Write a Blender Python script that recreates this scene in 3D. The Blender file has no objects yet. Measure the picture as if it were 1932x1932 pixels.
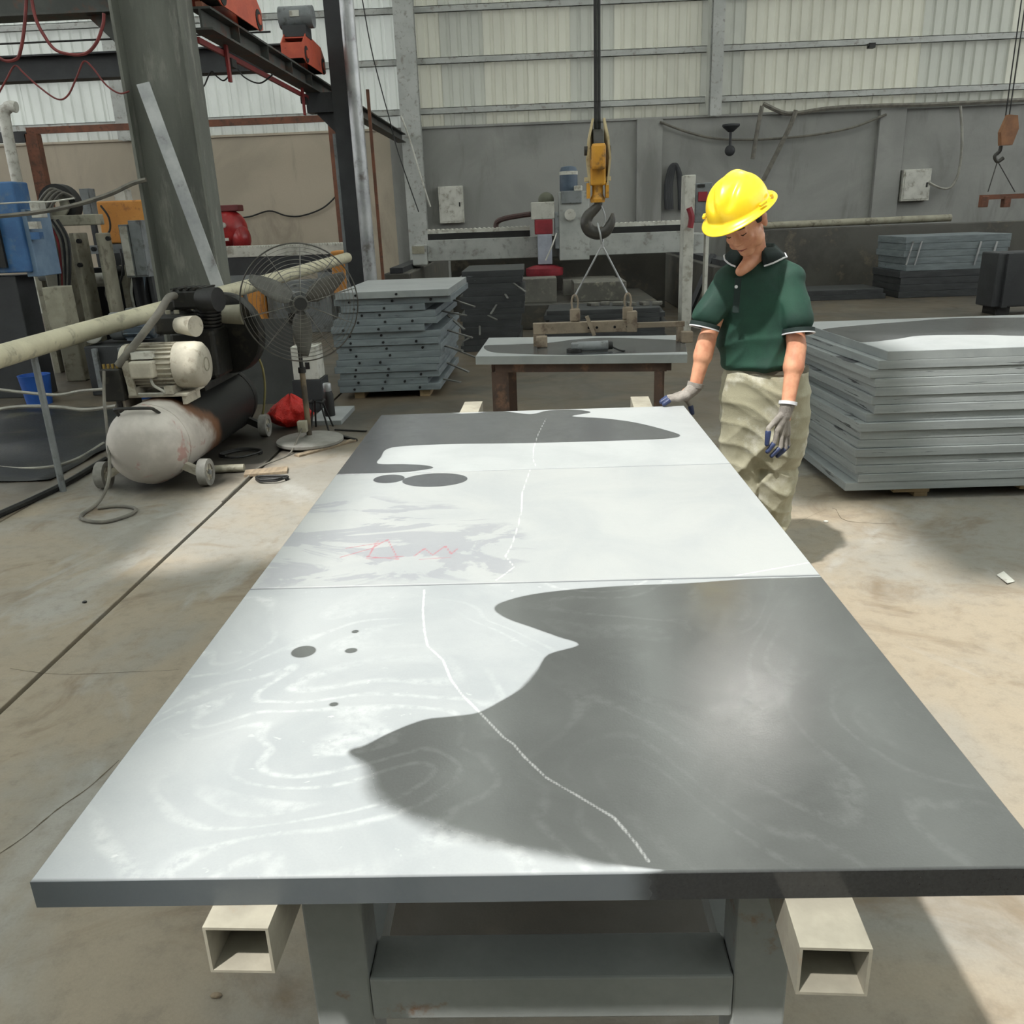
import bpy, bmesh, math, random
import numpy as np
from mathutils import Vector, Matrix
random.seed(7)
SC = bpy.context.scene
COL = SC.collection

# ------------------------------------------------------------------ camera
CAM_H = 1.65
FOC, PITCH, ROLL, YAW = 1610.0, 0.3330, -0.03818, -0.0338
_f = Vector((math.sin(YAW)*math.cos(PITCH), math.cos(YAW)*math.cos(PITCH), -math.sin(PITCH)))
_r0 = Vector((math.cos(YAW), -math.sin(YAW), 0)); _u0 = _r0.cross(_f)
_r = _r0*math.cos(ROLL) + _u0*math.sin(ROLL)
_u = -_r0*math.sin(ROLL) + _u0*math.cos(ROLL)
cam = bpy.data.cameras.new('camera'); camo = bpy.data.objects.new('camera', cam); COL.objects.link(camo)
camo.matrix_world = Matrix(((_r.x, _u.x, -_f.x, 0), (_r.y, _u.y, -_f.y, 0), (_r.z, _u.z, -_f.z, CAM_H), (0, 0, 0, 1)))
cam.sensor_width = 36; cam.lens = 36*FOC/1932.0; cam.clip_start = 0.05; cam.clip_end = 300
SC.camera = camo

# ------------------------------------------------------------------ world, sun, exposure
W = bpy.data.worlds.new('sky'); SC.world = W; W.use_nodes = True
_bg = W.node_tree.nodes['Background']
_bg.inputs[0].default_value = (0.97, 0.99, 1.0, 1); _bg.inputs[1].default_value = 2.1
SUN_DIR = Vector((-0.30, -0.36, 0.88)).normalized()          # towards the sun
sl = bpy.data.lights.new('sun', 'SUN'); sl.energy = 5.2; sl.angle = math.radians(1.6); sl.color = (1.0, 0.98, 0.94)
so = bpy.data.objects.new('sun', sl); COL.objects.link(so)
so.rotation_euler = SUN_DIR.to_track_quat('Z', 'Y').to_euler(); so.location = (-20, -18, 40)
SC.view_settings.view_transform = 'Standard'; SC.view_settings.look = 'None'
SC.view_settings.gamma = 1.0; SC.view_settings.use_curve_mapping = False
SC.view_settings.exposure = 0.16
SC.cycles.use_denoising = True
SC.cycles.max_bounces = 6; SC.cycles.diffuse_bounces = 3; SC.cycles.glossy_bounces = 2; SC.cycles.transmission_bounces = 2
SC.cycles.adaptive_threshold = 0.035

# ------------------------------------------------------------------ layout helpers (photo measurements to metres)
def ray(x, y): return _r*((x-966)/FOC) - _u*((y-966)/FOC) + _f
def G(x, y, z=0.0):                       # point of the photo on a level at height z
    d = ray(x, y); t = (z-CAM_H)/d.z; return Vector((0, 0, CAM_H)) + d*t
def D(x, y, Y):                           # point of the photo at distance Y into the hall
    d = ray(x, y); t = Y/d.y; return Vector((0, 0, CAM_H)) + d*t

# ------------------------------------------------------------------ materials
MATS = {}
def lin(c):
    return tuple(((v/255.0)/12.92 if v/255.0 <= 0.04045 else (((v/255.0)+0.055)/1.055)**2.4) for v in c)
class NT:
    def __init__(s, name):
        s.m = bpy.data.materials.new(name); s.m.use_nodes = True; s.t = s.m.node_tree
        s.b = s.t.nodes['Principled BSDF']; s.out = s.t.nodes['Material Output']
    def n(s, kind, **kw):
        o = s.t.nodes.new(kind)
        for k, v in kw.items():
            if k.startswith('i_'):
                key = k[2:]; key = int(key) if key.isdigit() else key.replace('_', ' ')
                s.set(o.inputs[key], v)
            else: setattr(o, k, v)
        return o
    def set(s, inp, v):
        if hasattr(v, 'is_output') or isinstance(v, bpy.types.NodeSocket): s.t.links.new(v, inp)
        else:
            if hasattr(inp.default_value, '__len__') and len(inp.default_value) == 4 and len(v) == 3: v = (*v, 1)
            inp.default_value = v
    def pos(s, scale=(1, 1, 1)):
        if not hasattr(s, '_p'): s._p = s.n('ShaderNodeNewGeometry').outputs['Position']
        if scale == (1, 1, 1): return s._p
        return s.n('ShaderNodeVectorMath', operation='MULTIPLY', i_0=s._p, i_1=scale).outputs[0]
    def noise(s, scale, detail=4, rough=.55, dist=0, vec=None):
        return s.n('ShaderNodeTexNoise', i_Vector=vec or s.pos(), i_Scale=scale, i_Detail=detail, i_Roughness=rough, i_Distortion=dist).outputs['Fac']
    def ramp(s, fac, a, b, lo=0.0, hi=1.0):
        return s.n('ShaderNodeMapRange', interpolation_type='SMOOTHSTEP', i_0=fac, i_1=a, i_2=b, i_3=lo, i_4=hi).outputs[0]
    def mix(s, fac, a, b, mode='MIX'):
        o = s.n('ShaderNodeMix', data_type='RGBA', blend_type=mode)
        s.set(o.inputs[0], fac); s.set(o.inputs[6], a); s.set(o.inputs[7], b); return o.outputs[2]
    def math(s, op, a, b=0.0):
        return s.n('ShaderNodeMath', operation=op, i_0=a, i_1=b).outputs[0]
    def attr(s, name): return s.n('ShaderNodeAttribute', attribute_name=name).outputs['Fac']
    def bump(s, h, strength, dist=.01):
        s.set(s.b.inputs['Normal'], s.n('ShaderNodeBump', i_Strength=strength, i_Distance=dist, i_Height=h).outputs[0])
def mat(name, c1, c2=None, scale=4.0, rough=.6, metal=0.0, bump=.15, bscale=60, lo=.35, hi=.65, dirt=None, dscale=9, dlo=.52, dhi=.68, stretch=(1, 1, 1)):
    """plain paint / stone / metal with blotches between two colours (sRGB 0-255), fine relief and optional dirt or rust"""
    if name in MATS: return MATS[name]
    t = NT(name); c1 = lin(c1); c2 = lin(c2) if c2 else tuple(v*.8 for v in c1)
    v = t.pos(stretch) if stretch != (1, 1, 1) else None
    c = t.mix(t.ramp(t.noise(scale, 5, .6, vec=v), lo, hi), c1, c2)
    if dirt: c = t.mix(t.ramp(t.noise(dscale, 6, .65, vec=v), dlo, dhi), c, lin(dirt))
    f = t.noise(bscale, 3, .6)
    c = t.mix(t.math('MULTIPLY', f, .25), c, tuple(x*.55 for x in c1))
    t.set(t.b.inputs['Base Color'], c)
    t.set(t.b.inputs['Roughness'], t.math('ADD', t.math('MULTIPLY', f, .2), rough-.1))
    t.b.inputs['Metallic'].default_value = metal
    if bump: t.bump(f, bump, .004)
    MATS[name] = t.m; return t.m

# ------------------------------------------------------------------ mesh helpers
def basis(d):
    d = Vector(d).normalized(); a = Vector((0, 0, 1)) if abs(d.z) < .9 else Vector((1, 0, 0))
    x = a.cross(d).normalized(); return x, d.cross(x), d
class MB:
    """collects shapes; build() links them as one mesh object"""
    def __init__(s, M=None): s.v = []; s.f = []; s.M = M or Matrix.Identity(4)
    def add(s, vs, fs):
        o = len(s.v); s.v += [s.M @ Vector(p) for p in vs]; s.f += [tuple(o+i for i in f) for f in fs]; return s
    def box(s, c, size, rot=None):
        R = rot.to_3x3() if rot is not None else Matrix.Identity(3); c = Vector(c); h = Vector(size)/2
        vs = [c + R @ Vector((sx*h.x, sy*h.y, sz*h.z)) for sx in (-1, 1) for sy in (-1, 1) for sz in (-1, 1)]
        return s.add(vs, [(0, 1, 3, 2), (4, 6, 7, 5), (0, 4, 5, 1), (2, 3, 7, 6), (0, 2, 6, 4), (1, 5, 7, 3)])
    def bb(s, a, b): return s.box([(a[i]+b[i])/2 for i in range(3)], [abs(b[i]-a[i]) for i in range(3)])
    def bar(s, p, q, w, h, up=(0, 0, 1)):
        p, q = Vector(p), Vector(q); d = (q-p).normalized(); up = Vector(up)
        if abs(d.dot(up)) > .98: up = Vector((0, 1, 0))
        x = d.cross(up).normalized(); z = x.cross(d); R = Matrix((x, d, z)).transposed()
        return s.box((p+q)/2, (w, (q-p).length, h), R)
    def cyl(s, p, q, r, r2=None, n=16, caps=True):
        r2 = r if r2 is None else r2; p, q = Vector(p), Vector(q); x, y, d = basis(q-p); vs = []
        for c, R in ((p, r), (q, r2)):
            vs += [c + x*(R*math.cos(2*math.pi*i/n)) + y*(R*math.sin(2*math.pi*i/n)) for i in range(n)]
        fs = [(i, (i+1) % n, n+(i+1) % n, n+i) for i in range(n)]
        if caps: fs += [tuple(range(n-1, -1, -1)), tuple(range(n, 2*n))]
        return s.add(vs, fs)
    def pipe(s, p, q, r, ri, n=20):            # open ring / hollow tube
        p, q = Vector(p), Vector(q); x, y, d = basis(q-p); vs = []
        for c, R in ((p, r), (q, r), (q, ri), (p, ri)):
            vs += [c + x*(R*math.cos(2*math.pi*i/n)) + y*(R*math.sin(2*math.pi*i/n)) for i in range(n)]
        fs = [(k*n+i, k*n+(i+1) % n, ((k+1) % 4)*n+(i+1) % n, ((k+1) % 4)*n+i) for k in range(4) for i in range(n)]
        return s.add(vs, fs)
    def lathe(s, prof, o=(0, 0, 0), d=(0, 0, 1), n=28):     # profile of (radius, height)
        o = Vector(o); x, y, d = basis(d); vs = []; fs = []
        for (R, h) in prof: vs += [o + d*h + x*(R*math.cos(2*math.pi*i/n)) + y*(R*math.sin(2*math.pi*i/n)) for i in range(n)]
        for k in range(len(prof)-1): fs += [(k*n+i, k*n+(i+1) % n, (k+1)*n+(i+1) % n, (k+1)*n+i) for i in range(n)]
        fs += [tuple(range(n-1, -1, -1)), tuple(range((len(prof)-1)*n, len(prof)*n))]
        return s.add(vs, fs)
    def tube(s, pts, r, n=8, closed=False):
        pts = [Vector(p) for p in pts]; m = len(pts); vs = []; fs = []; px = None
        for i, p in enumerate(pts):
            a = pts[(i-1) % m] if (closed or i > 0) else p; b = pts[(i+1) % m] if (closed or i < m-1) else p
            d = (b-a).normalized() if (b-a).length > 1e-9 else Vector((0, 0, 1))
            if px is None: x, y, _ = basis(d)
            else: x = (px - d*px.dot(d)).normalized(); y = d.cross(x)
            px = x; R = r[i] if hasattr(r, '__len__') else r
            vs += [p + x*(R*math.cos(2*math.pi*k/n)) + y*(R*math.sin(2*math.pi*k/n)) for k in range(n)]
        for i in range(m if closed else m-1):
            j = (i+1) % m; fs += [(i*n+k, i*n+(k+1) % n, j*n+(k+1) % n, j*n+k) for k in range(n)]
        if not closed: fs += [tuple(range(n-1, -1, -1)), tuple(range((m-1)*n, m*n))]
        return s.add(vs, fs)
    def ell(s, c, r, n=20, m=12, R=None):
        c = Vector(c); r = r if hasattr(r, '__len__') else (r, r, r); R = R.to_3x3() if R is not None else Matrix.Identity(3); vs = []; fs = []
        for j in range(1, m):
            a = math.pi*j/m
            vs += [c + R @ Vector((r[0]*math.sin(a)*math.cos(2*math.pi*i/n), r[1]*math.sin(a)*math.sin(2*math.pi*i/n), r[2]*math.cos(a))) for i in range(n)]
        t = len(vs); vs += [c + R @ Vector((0, 0, r[2])), c + R @ Vector((0, 0, -r[2]))]
        for j in range(m-2): fs += [(j*n+i, (j+1)*n+i, (j+1)*n+(i+1) % n, j*n+(i+1) % n) for i in range(n)]
        fs += [(t, i, (i+1) % n) for i in range(n)] + [(t+1, (m-2)*n+(i+1) % n, (m-2)*n+i) for i in range(n)]
        return s.add(vs, fs)
    def cap(s, p, q, r0, r1, n=14):            # tapered capsule
        p, q = Vector(p), Vector(q); L = (q-p).length; prof = []
        for k in range(7): a = math.pi/2*(1-k/6.0); prof.append((max(r0*math.cos(a), 1e-4), -r0*math.sin(a)))
        for k in range(7): a = math.pi/2*k/6.0; prof.append((max(r1*math.cos(a), 1e-4), L+r1*math.sin(a)))
        return s.lathe(prof, p, q-p if L > 1e-6 else (0, 0, 1), n)
    def loft(s, rings):                        # rings: equal-length point lists, capped
        n = len(rings[0]); vs = [p for r in rings for p in r]; fs = []
        for k in range(len(rings)-1): fs += [(k*n+i, k*n+(i+1) % n, (k+1)*n+(i+1) % n, (k+1)*n+i) for i in range(n)]
        fs += [tuple(range(n-1, -1, -1)), tuple(range((len(rings)-1)*n, len(rings)*n))]
        return s.add(vs, fs)
    def prism(s, poly, z0, z1):                # xy outline extruded in z
        n = len(poly); vs = [(x, y, z0) for x, y in poly] + [(x, y, z1) for x, y in poly]
        fs = [(i, (i+1) % n, n+(i+1) % n, n+i) for i in range(n)] + [tuple(range(n-1, -1, -1)), tuple(range(n, 2*n))]
        return s.add(vs, fs)
    def sheet(s, poly, t):                     # 3D outline given thickness along its normal
        P = [Vector(p) for p in poly]; nrm = Vector((0, 0, 0))
        for i in range(len(P)): nrm += P[i].cross(P[(i+1) % len(P)])
        nrm = nrm.normalized()*t; n = len(P); vs = P + [p+nrm for p in P]
        fs = [(i, (i+1) % n, n+(i+1) % n, n+i) for i in range(n)] + [tuple(range(n-1, -1, -1)), tuple(range(n, 2*n))]
        return s.add(vs, fs)
    def build(s, name, m, parent=None, smooth=False, bevel=0, origin=None):
        me = bpy.data.meshes.new(name)
        V = s.v
        if parent is not None: o = Vector(parent['_o'])
        elif origin is not None: o = Vector(origin)
        else:
            a = [min(p[i] for p in V) for i in range(3)]; b = [max(p[i] for p in V) for i in range(3)]
            o = Vector(((a[0]+b[0])/2, (a[1]+b[1])/2, a[2]))
        me.from_pydata([tuple(p-o) for p in V], [], s.f)
        bm = bmesh.new(); bm.from_mesh(me); bmesh.ops.recalc_face_normals(bm, faces=bm.faces); bm.to_mesh(me); bm.free()
        me.materials.append(m)
        return link(name, me, parent, o, smooth, bevel)
def link(name, me, parent, o, smooth=False, bevel=0):
    ob = bpy.data.objects.new(name, me); COL.objects.link(ob)
    ob['_o'] = tuple(o)
    if parent is not None: ob.parent = parent
    else: ob.location = o
    if smooth:
        me.polygons.foreach_set('use_smooth', [True]*len(me.polygons))
        if smooth != 'all':
            me.set_sharp_from_angle(angle=math.radians(40))
    if bevel:
        b = ob.modifiers.new('bevel', 'BEVEL'); b.width = bevel; b.segments = 2; b.limit_method = 'ANGLE'; b.angle_limit = math.radians(35)
    return ob
def tag(o, label=None, cat=None, group=None, kind=None):
    if label: o['label'] = label
    if cat: o['category'] = cat; o['kind'] = 'thing'
    if group: o['group'] = group
    if kind: o['kind'] = kind
    return o
def thing(name, label, cat, loc, group=None, kind=None):
    o = bpy.data.objects.new(name, None); COL.objects.link(o); o.location = loc; o['_o'] = tuple(loc); o.empty_display_size = .1
    return tag(o, label, cat, group, kind)
def T(loc, rz=0.0): return Matrix.Translation(Vector(loc)) @ Matrix.Rotation(rz, 4, 'Z')
def sag(p, q, drop, n=14):
    p, q = Vector(p), Vector(q); return [p.lerp(q, i/n) - Vector((0, 0, drop*4*(i/n)*(1-i/n))) for i in range(n+1)]
def smoothpath(pts, k=6):
    pts = [Vector(p) for p in pts]; out = []
    for i in range(len(pts)-1):
        a = pts[max(i-1, 0)]; b = pts[i]; c = pts[i+1]; d = pts[min(i+2, len(pts)-1)]
        for j in range(k):
            t = j/k; out.append(.5*((2*b) + (c-a)*t + (2*a-5*b+4*c-d)*t*t + (3*b-a-3*c+d)*t**3))
    return out + [pts[-1]]
ORD = ['topmost', 'second', 'third', 'fourth', 'fifth', 'sixth', 'seventh', 'eighth', 'ninth', 'tenth', 'eleventh', 'twelfth', 'thirteenth', 'fourteenth', 'fifteenth', 'sixteenth']
def nth(i, n, stack):
    return ('topmost slab of ' if i == 0 else 'bottom slab of ' if i == n-1 else ORD[i]+' slab from the top of ') + stack
# ------------------------------------------------------------------ the hall: floor, walls, roof
WALL_Y = 22.0
def floor_material():
    t = NT('stained_concrete_floor')
    a = t.noise(.55, 6, .6, .6); b = t.noise(1.7, 6, .65, 1.2); c = t.noise(14, 5, .7); d = t.noise(120, 2, .6)
    col = t.mix(t.ramp(a, .40, .58), lin((154, 142, 123)), lin((141, 138, 130)))
    col = t.mix(t.ramp(b, .50, .72), col, lin((122, 107, 87)))
    col = t.mix(t.math('MULTIPLY', t.ramp(t.noise(.9, 5, .6, 2.0, vec=t.pos((1, .6, 1))), .54, .68), .65), col, lin((164, 163, 158)))
    col = t.mix(t.math('MULTIPLY', t.ramp(c, .45, .75), .45), col, lin((112, 104, 92)))
    # the far end of the hall is wet and brown with slurry
    y = t.n('ShaderNodeSeparateXYZ', i_0=t.pos()).outputs[1]
    yy = t.math('ADD', y, t.math('MULTIPLY', t.noise(.5, 4), 4.0))
    xx = t.n('ShaderNodeSeparateXYZ', i_0=t.pos()).outputs[0]
    left = t.math('MULTIPLY', t.ramp(t.math('ADD', xx, t.math('MULTIPLY', t.math('SUBTRACT', b, .5), .6)), -3.5, -3.2, 1, 0), t.ramp(yy, 6.6, 7.6))
    wet = t.math('MAXIMUM', t.ramp(yy, 7.4, 9.2), left)
    col = t.mix(t.math('MULTIPLY', wet, .85), col, t.mix(t.ramp(t.noise(.8, 5, .6, 1), .4, .65), lin((92, 80, 64)), lin((60, 56, 50))))
    # shade under the trestle, painted into the floor colour
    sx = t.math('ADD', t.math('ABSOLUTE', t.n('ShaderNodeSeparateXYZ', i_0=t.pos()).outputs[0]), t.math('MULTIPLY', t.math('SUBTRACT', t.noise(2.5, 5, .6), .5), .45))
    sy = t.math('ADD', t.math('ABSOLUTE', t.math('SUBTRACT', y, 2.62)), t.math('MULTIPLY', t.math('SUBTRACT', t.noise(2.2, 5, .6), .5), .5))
    trestle_shade = t.math('MULTIPLY', t.ramp(sx, .48, .62, 1, 0), t.ramp(sy, 1.0, 1.25, 1, 0))
    col = t.mix(t.math('MULTIPLY', trestle_shade, .85), col, lin((46, 44, 40)))
    # oil soaked into the concrete round the compressor
    ox = t.math('MULTIPLY', t.math('ADD', t.n('ShaderNodeSeparateXYZ', i_0=t.pos()).outputs[0], 2.50), 1.9); oy = t.math('SUBTRACT', y, 6.45)
    blackening = t.math('ADD', t.math('SQRT', t.math('ADD', t.math('MULTIPLY', ox, ox), t.math('MULTIPLY', oy, oy))), t.math('MULTIPLY', t.math('SUBTRACT', b, .5), .9))
    col = t.mix(t.math('MULTIPLY', t.ramp(blackening, .85, 1.35, 1, 0), .88), col, lin((38, 36, 32)))
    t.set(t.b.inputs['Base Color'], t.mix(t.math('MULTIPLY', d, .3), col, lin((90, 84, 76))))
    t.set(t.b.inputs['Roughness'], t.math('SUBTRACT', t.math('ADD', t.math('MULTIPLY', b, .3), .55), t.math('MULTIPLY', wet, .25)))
    t.bump(t.math('ADD', t.math('MULTIPLY', d, .3), c), .12, .01)
    return t.m
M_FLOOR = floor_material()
M_JOINT = mat('black_joint_filler', (28, 26, 24), (40, 37, 33), rough=.9)
fl = MB().bb((-18, -9, -.16), (16, WALL_Y+.3, -.03)).build('floor', M_JOINT); tag(fl, kind='structure')
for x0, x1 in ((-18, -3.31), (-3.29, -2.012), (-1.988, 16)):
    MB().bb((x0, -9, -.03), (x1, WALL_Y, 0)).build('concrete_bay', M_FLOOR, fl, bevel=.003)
def crack(pts, w):
    pts = smoothpath([(p.x+random.uniform(-.01, .01), p.y+random.uniform(-.02, .02), 0) for p in pts], 5); vs = []; fs = []
    for i, p in enumerate(pts):
        ww = w*(.4+random.random()); vs += [(p.x-ww, p.y-ww*.5, .0008), (p.x+ww, p.y+ww*.5, .0008)]
    fs = [(2*i, 2*i+1, 2*i+3, 2*i+2) for i in range(len(pts)-1)]
    return MB().add(vs, fs).build('crack', mat('crack_dust', (96, 86, 70), rough=.95), fl)
crack([G(230, 1430), G(170, 1480), G(110, 1525), G(50, 1580), G(-10, 1620)], .003)
crack([G(20, 1262), G(120, 1268), G(240, 1270), G(340, 1262)], .002)
crack([G(1500, 985), G(1570, 960), G(1600, 985), G(1720, 990)], .002)

def wall_material(name, c1, c2, stain):
    t = NT(name)
    a = t.noise(.45, 6, .6, .8); s = t.noise(1.0, 6, .65, .5, vec=t.pos((1.3, 1, .35))); d = t.noise(30, 4, .6)
    col = t.mix(t.ramp(a, .35, .65), lin(c1), lin(c2))
    col = t.mix(t.math('MULTIPLY', t.ramp(s, .52, .72), .7), col, lin(stain))
    t.set(t.b.inputs['Base Color'], t.mix(t.math('MULTIPLY', d, .2), col, lin(stain))); t.b.inputs['Roughness'].default_value = .9
    t.bump(d, .2, .01); return t.m
M_WALL = wall_material('grey_cement_render', (156, 156, 152), (140, 140, 137), (118, 117, 114))
M_WALLB = wall_material('beige_cement_render', (186, 174, 156), (170, 160, 144), (140, 130, 116))
M_STEEL = mat('grey_painted_steel', (184, 186, 182), (168, 170, 166), 2, .55, dirt=(140, 136, 128))
WT = 3.68
xs = D(738, 300, WALL_Y).x
wb = MB().bb((xs, WALL_Y, -.02), (16, WALL_Y+.25, WT)).build('wall_back', M_WALL); tag(wb, kind='structure')
wl = MB().bb((-18, WALL_Y, -.02), (xs, WALL_Y+.25, WT)).build('wall_back_left', M_WALLB); tag(wl, kind='structure')
for px in (1225, 1676):
    x = D(px, 310, WALL_Y-.1).x; MB().bb((x-.3, WALL_Y-.12, 0), (x+.3, WALL_Y, WT+.02)).build('pilaster', M_WALL, wb, bevel=.01)
MB().bb((xs, WALL_Y-.05, WT), (16, WALL_Y+.3, WT+.05)).build('coping', M_WALL, wb)
MB().bb((-18, WALL_Y-.05, WT), (xs, WALL_Y+.3, WT+.05)).build('coping', M_WALLB, wl)
def cladding_material(name, c, tr):
    t = NT(name); d = t.ramp(t.noise(.8, 5, .6, .5, vec=t.pos((1, 1, .5))), .35, .7)
    col = t.mix(t.math('MULTIPLY', d, .5), lin(c), tuple(v*.72 for v in lin(c)))
    t.set(t.b.inputs['Base Color'], col); t.b.inputs['Roughness'].default_value = .55
    tl = t.n('ShaderNodeBsdfTranslucent', i_Color=col)
    mx = t.n('ShaderNodeMixShader', i_0=tr, i_1=t.b.outputs[0], i_2=tl.outputs[0]); t.set(t.out.inputs[0], mx.outputs[0]); return t.m
CLAD = [cladding_material('frosted_sheet_white', (206, 210, 204), .17), cladding_material('frosted_sheet_cream', (190, 190, 176), .14), cladding_material('frosted_sheet_grey', (178, 180, 170), .12)]
wu = thing('wall_back_cladding', None, None, (0, WALL_Y+.12, WT), kind='structure')
def sheet_profile(x0, pitch=.25, n=4):
    p = []
    for i in range(n):
        b = x0+i*pitch; p += [(b, 0), (b+.15, 0), (b+.175, .045), (b+.225, .045)]
    return p + [(x0+n*pitch+.01, 0)]
k = 0; x = -17.0
while x < 15:
    p = sheet_profile(x); m = CLAD[0] if x < -3.3 else random.choice(CLAD[1:]) if x > 4 else CLAD[1 if k % 3 else 2]
    yb = WALL_Y+.10+(.006 if k % 2 else 0); z0 = WT-.02-(random.uniform(0, .05)); vs = []; fs = []
    for (a, b) in p: vs += [(a, yb+b, z0), (a, yb+b, 9.1)]
    fs = [(2*i, 2*i+2, 2*i+3, 2*i+1) for i in range(len(p)-1)]
    MB().add(vs, fs).build('cladding_sheet', m, wu); x += 1.0; k += 1
for z in (4.05, 5.1, 6.15, 7.2, 8.25):
    for x0, x1 in ((-17.5, -9.8), (-9.4, -3.0), (-2.6, 4.1), (4.4, 15.5)):
        b = MB(); b.bb((x0, WALL_Y-.08, z-.07), (x1, WALL_Y-.068, z+.07)); b.bb((x0, WALL_Y-.08, z+.058), (x1, WALL_Y+.08, z+.07)); b.bb((x0, WALL_Y-.08, z-.07), (x1, WALL_Y-.02, z-.058))
        b.build('girt', M_STEEL, wu)
for px, w in ((768, .46), (1352, .26), (215, .30)):
    x = D(px, 120, WALL_Y-.2).x; zb = WT if px != 768 else 0.0
    b = MB(); b.bb((x-w/2, WALL_Y-.32, zb), (x+w/2, WALL_Y-.30, 9)); b.bb((x-.008, WALL_Y-.30, zb), (x+.008, WALL_Y-.1, 9)); b.bb((x-w/2, WALL_Y-.1, zb), (x+w/2, WALL_Y-.085, 9))
    b.build('wall_column', M_STEEL, wu)

# roof: opaque sheets, frosted skylight sheets and the open strips the sun comes through
RZ = 9.2
# the other three walls of the hall, out of frame; open under the eaves
for nm, a, c in (('wall_left', (-18.25, -9, -.02), (-18, WALL_Y, WT)), ('wall_right', (16, -9, -.02), (16.25, WALL_Y, WT)), ('wall_front', (-18.25, -9.25, -.02), (16.25, -9, RZ))):
    tag(MB().bb(a, c).build(nm, M_WALL), kind='structure')
SHX, SHY = SUN_DIR.x/SUN_DIR.z*RZ, SUN_DIR.y/SUN_DIR.z*RZ      # a floor point is lit through floor + (SHX, SHY) of the roof
rf = thing('ceiling', None, None, (0, 8, RZ), kind='structure')
M_ROOF = mat('weathered_roof_sheet', (150, 152, 150), (128, 130, 128), 1.5, .6)
M_SKY = cladding_material('frosted_skylight_sheet', (240, 244, 240), .85)
OPEN = {}      # floor-lit intervals per strip, measured from the sunny patches on floor, table and worker
LIT = [(-2.15, [(4.0, 6.3)]), (-1.70, [(4.15, 6.2)]), (-1.25, [(4.3, 6.0)]), (-.80, [(4.3, 5.8)]), (-.35, [(1.0, 4.9)]), (.10, [(1.0, 4.9)]), (.55, [(1.1, 4.9)]), (1.0, [(1.2, 4.9)]), (1.45, [(1.9, 4.7)]), (1.90, [(2.0, 3.6)]), (2.35, [(2.1, 3.4), (4.9, 5.75)]), (2.80, [(2.2, 3.3), (4.9, 5.75)]), (3.25, [(4.9, 5.75)]), (3.70, [(4.9, 5.75)]), (4.15, [(4.9, 5.75)]), (4.60, [(4.9, 5.75)])]
x = -2.15+SHX-.45*28
i = -28
while x < 17:
    iv = [l for l in LIT if abs(l[0]+SHX-x) < .05]
    y0, y1 = -9.0, WALL_Y+.3
    spans = [(y0, y1)]
    if iv:
        e = [y0] + [v+SHY for ab in iv[0][1] for v in ab] + [y1]; spans = list(zip(e[::2], e[1::2]))
    for a, b in spans:
        for a_, b_ in ((a, min(b, 6.5)), (max(a, 6.5), b)):
            if b_-a_ < .01: continue
            if (i//2) % 2 == 0 and (a_ < 6.4 or i % 8 < 2): MB().bb((x, a_, RZ), (x+.45, b_, RZ+.004)).build('skylight_sheet', M_SKY, rf)
            else: MB().bb((x, a_, RZ), (x+.45, b_, RZ+.03)).build('roof_sheet', M_ROOF, rf)
    x += .45; i += 1

# unseen lamp added under the roof to make the glint on the wet slab
hb_ = G(1405, 1328, .85); hd = hb_-Vector((0, 0, CAM_H)); hd.z = -hd.z; hq = hb_+hd*((8.2-.85)/hd.z)
hl = thing('added_glint_lamp', 'long unseen lamp added under the roof for the glint on the wet slab', 'lamp', tuple(hq))
MB().loft([[hq+Vector((sx*.85, sy*.2, 0)) for sx, sy in ((-1, -1), (1, -1), (1, 1), (-1, 1))], [hq+Vector((sx*.8, sy*.07, .16)) for sx, sy in ((-1, -1), (1, -1), (1, 1), (-1, 1))]]).build('shade', M_ROOF, hl)
[MB().cyl(hq+Vector((dx, 0, .16)), (hq.x+dx, hq.y, RZ), .012, n=8).build('stem', M_ROOF, hl) for dx in (-.6, .6)]
t = NT('glint_lamp_glow'); t.b.inputs['Emission Color'].default_value = (1, .97, .9, 1); t.b.inputs['Emission Strength'].default_value = 62
MB().box(hq+Vector((0, 0, -.012)), (1.5, .24, .02)).build('diffuser', t.m, hl)
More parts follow.
